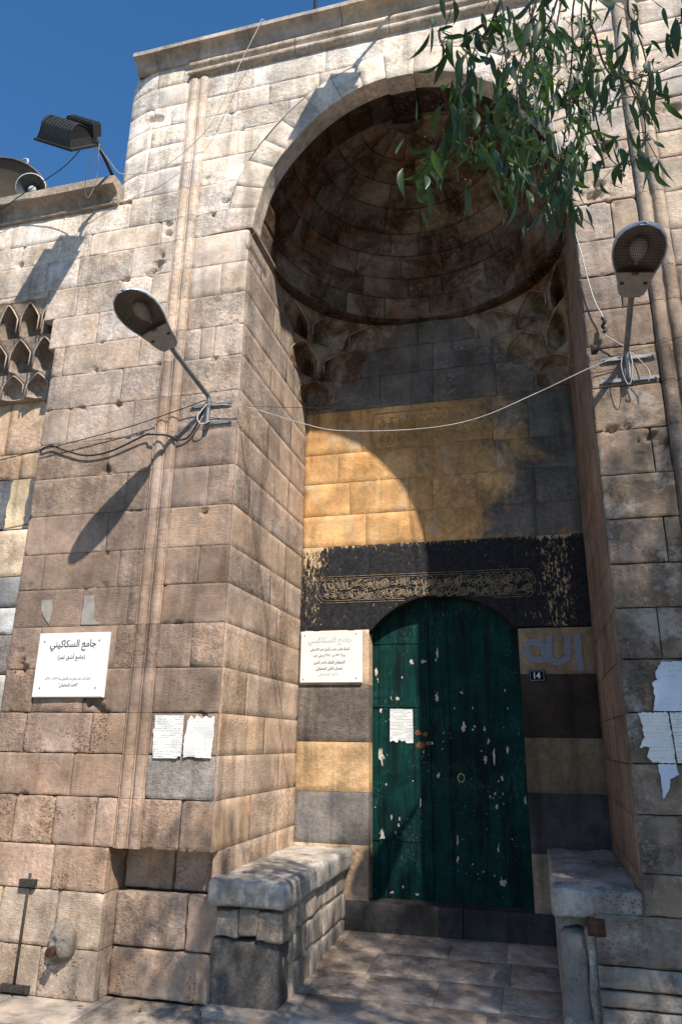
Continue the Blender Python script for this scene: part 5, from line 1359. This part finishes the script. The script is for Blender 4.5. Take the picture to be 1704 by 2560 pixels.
cable([q5(670, 315, -0.09), q5(760, 390, -0.1), q5(840, 480, -0.1), q5(862, 545, -0.1), q5(848, 600, -0.09)], 0.0036, 'cable_white', 'white wire end curling right of the right lamp post')
cable([q5(640, 300, -0.06), q5(720, 460, -0.08), q5(745, 540, -0.08), q5(755, 600, -0.08), q5(700, 610, -0.07)], 0.005, 'cable_black', 'short black wire hanging behind the right lamp post')
cable([(3.0, -0.3, 7.4), (1.48, -0.06, 6.95), (1.23, -0.06, 6.89), (0.81, -0.06, 6.79), (0.45, -0.05, 6.7)], 0.006, 'cable_black', 'dark wire coming in from the right behind the eucalyptus leaves')

# ------------------------------------------------------------------ eucalyptus tree
tree = empty('eucalyptus_tree', (6.6, -7.4, 0)); tag(tree, 'eucalyptus with dark drooping leaves hanging into the top right', 'tree')
q = MB()
trunk_pts = [(6.6, -7.4, -0.1), (6.55, -7.35, 1.5), (6.4, -7.2, 3.2), (6.3, -7.0, 5.0), (6.1, -6.7, 7.0), (5.9, -6.4, 9.0), (5.8, -6.2, 10.6)]
q.tube(smooth_path(trunk_pts, 5), [0.26-0.2*i/(5*6) for i in range(31)], 14); q.build('trunk', 'bark', tree)
limbs = MB()
def limb(pts, r0, r1):
    sp_ = smooth_path(pts, 6); limbs.tube(sp_, [r0+(r1-r0)*i/(len(sp_)-1) for i in range(len(sp_))], 8)
HUB = Vector((0.9, -3.05, 6.0))
limb([(6.35, -7.1, 4.4), (5.0, -6.3, 6.2), (3.2, -5.2, 7.2), (1.9, -4.0, 6.9), tuple(HUB)], 0.12, 0.018)
limb([(6.2, -6.8, 6.0), (5.0, -6.2, 8.0), (3.6, -5.8, 8.8), (2.2, -5.6, 8.9)], 0.10, 0.02)
limb([(6.0, -6.5, 8.0), (6.8, -6.0, 9.4), (7.6, -5.9, 10.4)], 0.09, 0.02)
limb([(6.0, -6.6, 7.4), (5.2, -5.6, 9.0), (4.6, -5.2, 10.0)], 0.08, 0.02)
limb([(6.3, -7.0, 5.4), (7.4, -7.0, 7.4), (8.2, -6.8, 8.8)], 0.09, 0.02)
limbs.build('limbs', 'bark', tree)

def leaf_mesh(seed):
    r_ = random.Random(seed); L = 1.0; W = r_.uniform(0.095, 0.155); bend = r_.uniform(-0.8, 0.8); sick = r_.uniform(-0.2, 0.2)
    S = [0, 0.12, 0.25, 0.4, 0.55, 0.7, 0.85, 1.0]; w = [0.02, 0.55, 0.9, 1.0, 0.92, 0.7, 0.36, 0.0]
    vs = []
    for s_, ww in zip(S, w):
        cx = sick*math.sin(math.pi*s_); cy = bend*s_*s_*0.5
        hwid = W*ww
        vs += [(cx-hwid, cy+hwid*0.35, -s_), (cx, cy, -s_), (cx+hwid, cy+hwid*0.35, -s_)]
    fs = []
    for i in range(len(S)-1):
        fs += [(3*i, 3*i+1, 3*i+4, 3*i+3), (3*i+1, 3*i+2, 3*i+5, 3*i+4)]
    me = bpy.data.meshes.new('leaf'); me.from_pydata(vs, [], fs); me.polygons.foreach_set('use_smooth', [True]*len(fs)); me.materials.append(MATS['leaf']); me.update(); return me
LEAVES = [leaf_mesh(i) for i in range(10)]
TINV = Matrix.Translation(tree.location).inverted()
lr = random.Random(21)
STR = [([(1262, -30), (1225, 60), (1186, 123), (1172, 190), (1140, 260), (1100, 330), (1065, 420), (1055, 470)], -2.75, 30),
       ([(1259, -20), (1245, 50), (1262, 130), (1265, 200), (1255, 290), (1235, 380)], -2.7, 20), ([(1210, 60), (1150, 92), (1112, 84), (1100, 70)], -2.8, 9),
       ([(1400, -30), (1370, 60), (1330, 150), (1300, 260), (1270, 380), (1250, 450)], -2.5, 30), ([(1440, -30), (1430, 120), (1420, 250), (1405, 380), (1395, 460)], -2.3, 32),
       ([(1480, -30), (1490, 100), (1520, 180), (1570, 205), (1600, 260), (1612, 330), (1600, 390)], -2.6, 22), ([(1410, -30), (1380, 140), (1350, 260), (1335, 370), (1320, 430)], -2.15, 30),
       ([(1570, -30), (1585, 60), (1605, 120), (1620, 190), (1628, 270)], -2.4, 16), ([(1455, 60), (1475, 200), (1490, 300), (1520, 390), (1555, 420)], -2.2, 18),
       ([(1350, -30), (1315, 100), (1292, 200), (1292, 310), (1275, 410)], -2.9, 28), ([(1175, 180), (1150, 270), (1175, 350), (1185, 410)], -2.65, 18),
       ([(1432, 180), (1450, 320), (1440, 420), (1425, 490)], -2.0, 20), ([(1365, 440), (1405, 500), (1420, 520)], -2.1, 12), ([(1460, -30), (1455, 90), (1440, 180), (1435, 260)], -2.1, 18),
       ([(1330, -20), (1345, 60), (1335, 140), (1360, 220)], -2.35, 14), ([(1130, 290), (1090, 370), (1080, 430)], -2.6, 12), ([(1704, 20), (1702, 60)], -2.5, 2)]
twg = MB(); bud = MB(); nleaf = 0
for (px, yb, cnt) in STR:
    pts = [at_y(u, v, yb+0.05*math.sin(i*1.3)) for i, (u, v) in enumerate(px)]
    if px[0][1] < 0:
        top = pts[0]; pts = [top.lerp(HUB, 0.95), top.lerp(HUB, 0.5)+Vector((0, 0, 0.2))]+pts
        skip = 2
    else: skip = 0
    sp_ = smooth_path(pts, 6)
    twg.tube(sp_, [0.007-0.0055*i/(len(sp_)-1) for i in range(len(sp_))], 5)
    vis = sp_[skip*6:]
    for k in range(cnt):
        s_ = (k+lr.random()*0.8)/cnt; i = min(len(vis)-1, int(s_**0.85*(len(vis)-1)))
        base = vis[i]+Vector((lr.gauss(0, 0.045), lr.gauss(0, 0.07), lr.gauss(0, 0.02)))
        ln = lr.choice((lr.uniform(0.06, 0.10), lr.uniform(0.09, 0.15), lr.uniform(0.10, 0.16)))
        rot = Matrix.Rotation(lr.uniform(-math.pi, math.pi), 4, 'Z') @ Matrix.Rotation(lr.gauss(0.0, 0.42)+0.22, 4, 'X') @ Matrix.Rotation(lr.gauss(0, 0.25), 4, 'Y')
        o = bpy.data.objects.new('leaf', LEAVES[lr.randrange(10)]); COL.objects.link(o)
        o.parent = tree; o.matrix_parent_inverse = TINV
        o.matrix_basis = Matrix.Translation(base) @ rot @ Matrix.Diagonal((ln, ln, ln, 1))
        twg.tube([vis[i], base], 0.0016, 4); nleaf += 1
        if lr.random() < 0.30:
            c = vis[i]+Vector((lr.gauss(0, 0.03), lr.gauss(0, 0.04), lr.gauss(-0.02, 0.02)))
            twg.tube([vis[i], c], 0.0014, 4)
            for _ in range(6):
                d = Vector((lr.gauss(0, 1), lr.gauss(0, 1), lr.gauss(0, 1))).normalized()*0.017
                bud.tube([c, c+d*0.5, c+d*0.8, c+d*1.15], [0.0010, 0.0018, 0.0042, 0.0012], 5)
ev = []; ef = []
for (px, yb, cnt) in STR:
    pts = [at_y(u, v, yb+0.05*math.sin(i*1.3)) for i, (u, v) in enumerate(px)]
    vis = smooth_path(pts, 6)
    for k in range(int(cnt*1.15)):
        base = vis[lr.randrange(len(vis)//5, len(vis))]+Vector((lr.gauss(0, 0.06), lr.gauss(0, 0.10), lr.gauss(0, 0.03)))
        ln = lr.uniform(0.08, 0.14); me = LEAVES[lr.randrange(10)]
        M_ = Matrix.Translation(base) @ Matrix.Rotation(lr.uniform(-math.pi, math.pi), 4, 'Z') @ Matrix.Rotation(lr.gauss(0.0, 0.35)+0.15, 4, 'X') @ Matrix.Diagonal((ln*0.85, ln, ln, 1))
        b = len(ev); ev += [M_ @ v.co for v in me.vertices]; ef += [tuple(i+b for i in f_.vertices) for f_ in me.polygons]
o = mesh('small_leaves', ev, ef, 'leaf', None, True); adopt(tree, o); o['kind'] = 'stuff'
o = twg.build('twigs', 'twig', tree); o['kind'] = 'stuff'
o = bud.build('flower_buds', 'bud', tree); o['kind'] = 'stuff'
# the rest of the crown, overhead and behind the viewpoint: one mass of leaves
def mass(name, blobs, per, seed, mat, size=(0.12, 0.19)):
    rg = np.random.default_rng(seed); V = []; F = []
    for (c, r, cnt, clumps) in blobs:
        c = np.array(c); r = np.array(r)
        cl = rg.normal(size=(clumps, 3)); cl /= np.linalg.norm(cl, axis=1)[:, None]; cl *= rg.random((clumps, 1))**(1/2.4); cl = c+cl*r
        for _ in range(cnt):
            p0 = cl[rg.integers(clumps)]+rg.normal(size=3)*np.array((0.20, 0.20, 0.26))
            L = rg.uniform(*size); W = L*rg.uniform(0.11, 0.15)
            d = np.array((rg.normal()*0.35, rg.normal()*0.35, -1.0)); d /= np.linalg.norm(d)
            a = rg.normal(size=3); a -= d*(a@d); a /= np.linalg.norm(a)
            b = len(V); V += [p0, p0+d*L*0.4+a*W, p0+d*L, p0+d*L*0.4-a*W]; F.append((b, b+1, b+2, b+3))
    me = bpy.data.meshes.new(name); me.from_pydata([tuple(v) for v in V], [], F); me.update(); o = link(name, me, mat); adopt(tree, o); o['kind'] = 'stuff'; return o
mass('foliage', [((2.3, -5.7, 7.7), (1.7, 1.3, 0.9), 1500, 36), ((4.9, -5.9, 9.2), (2.0, 1.6, 1.7), 5200, 80), ((5.8, -5.9, 11.0), (1.5, 1.2, 1.3), 5600, 80), ((7.3, -6.2, 9.9), (2.0, 1.8, 2.0), 5000, 80), ((6.4, -6.4, 7.0), (2.4, 1.6, 1.2), 2600, 50), ((3.4, -4.9, 6.9), (1.2, 1.0, 0.8), 700, 20)], 1, 4, 'leaf_crown')
bpy.data.objects.remove(_to)
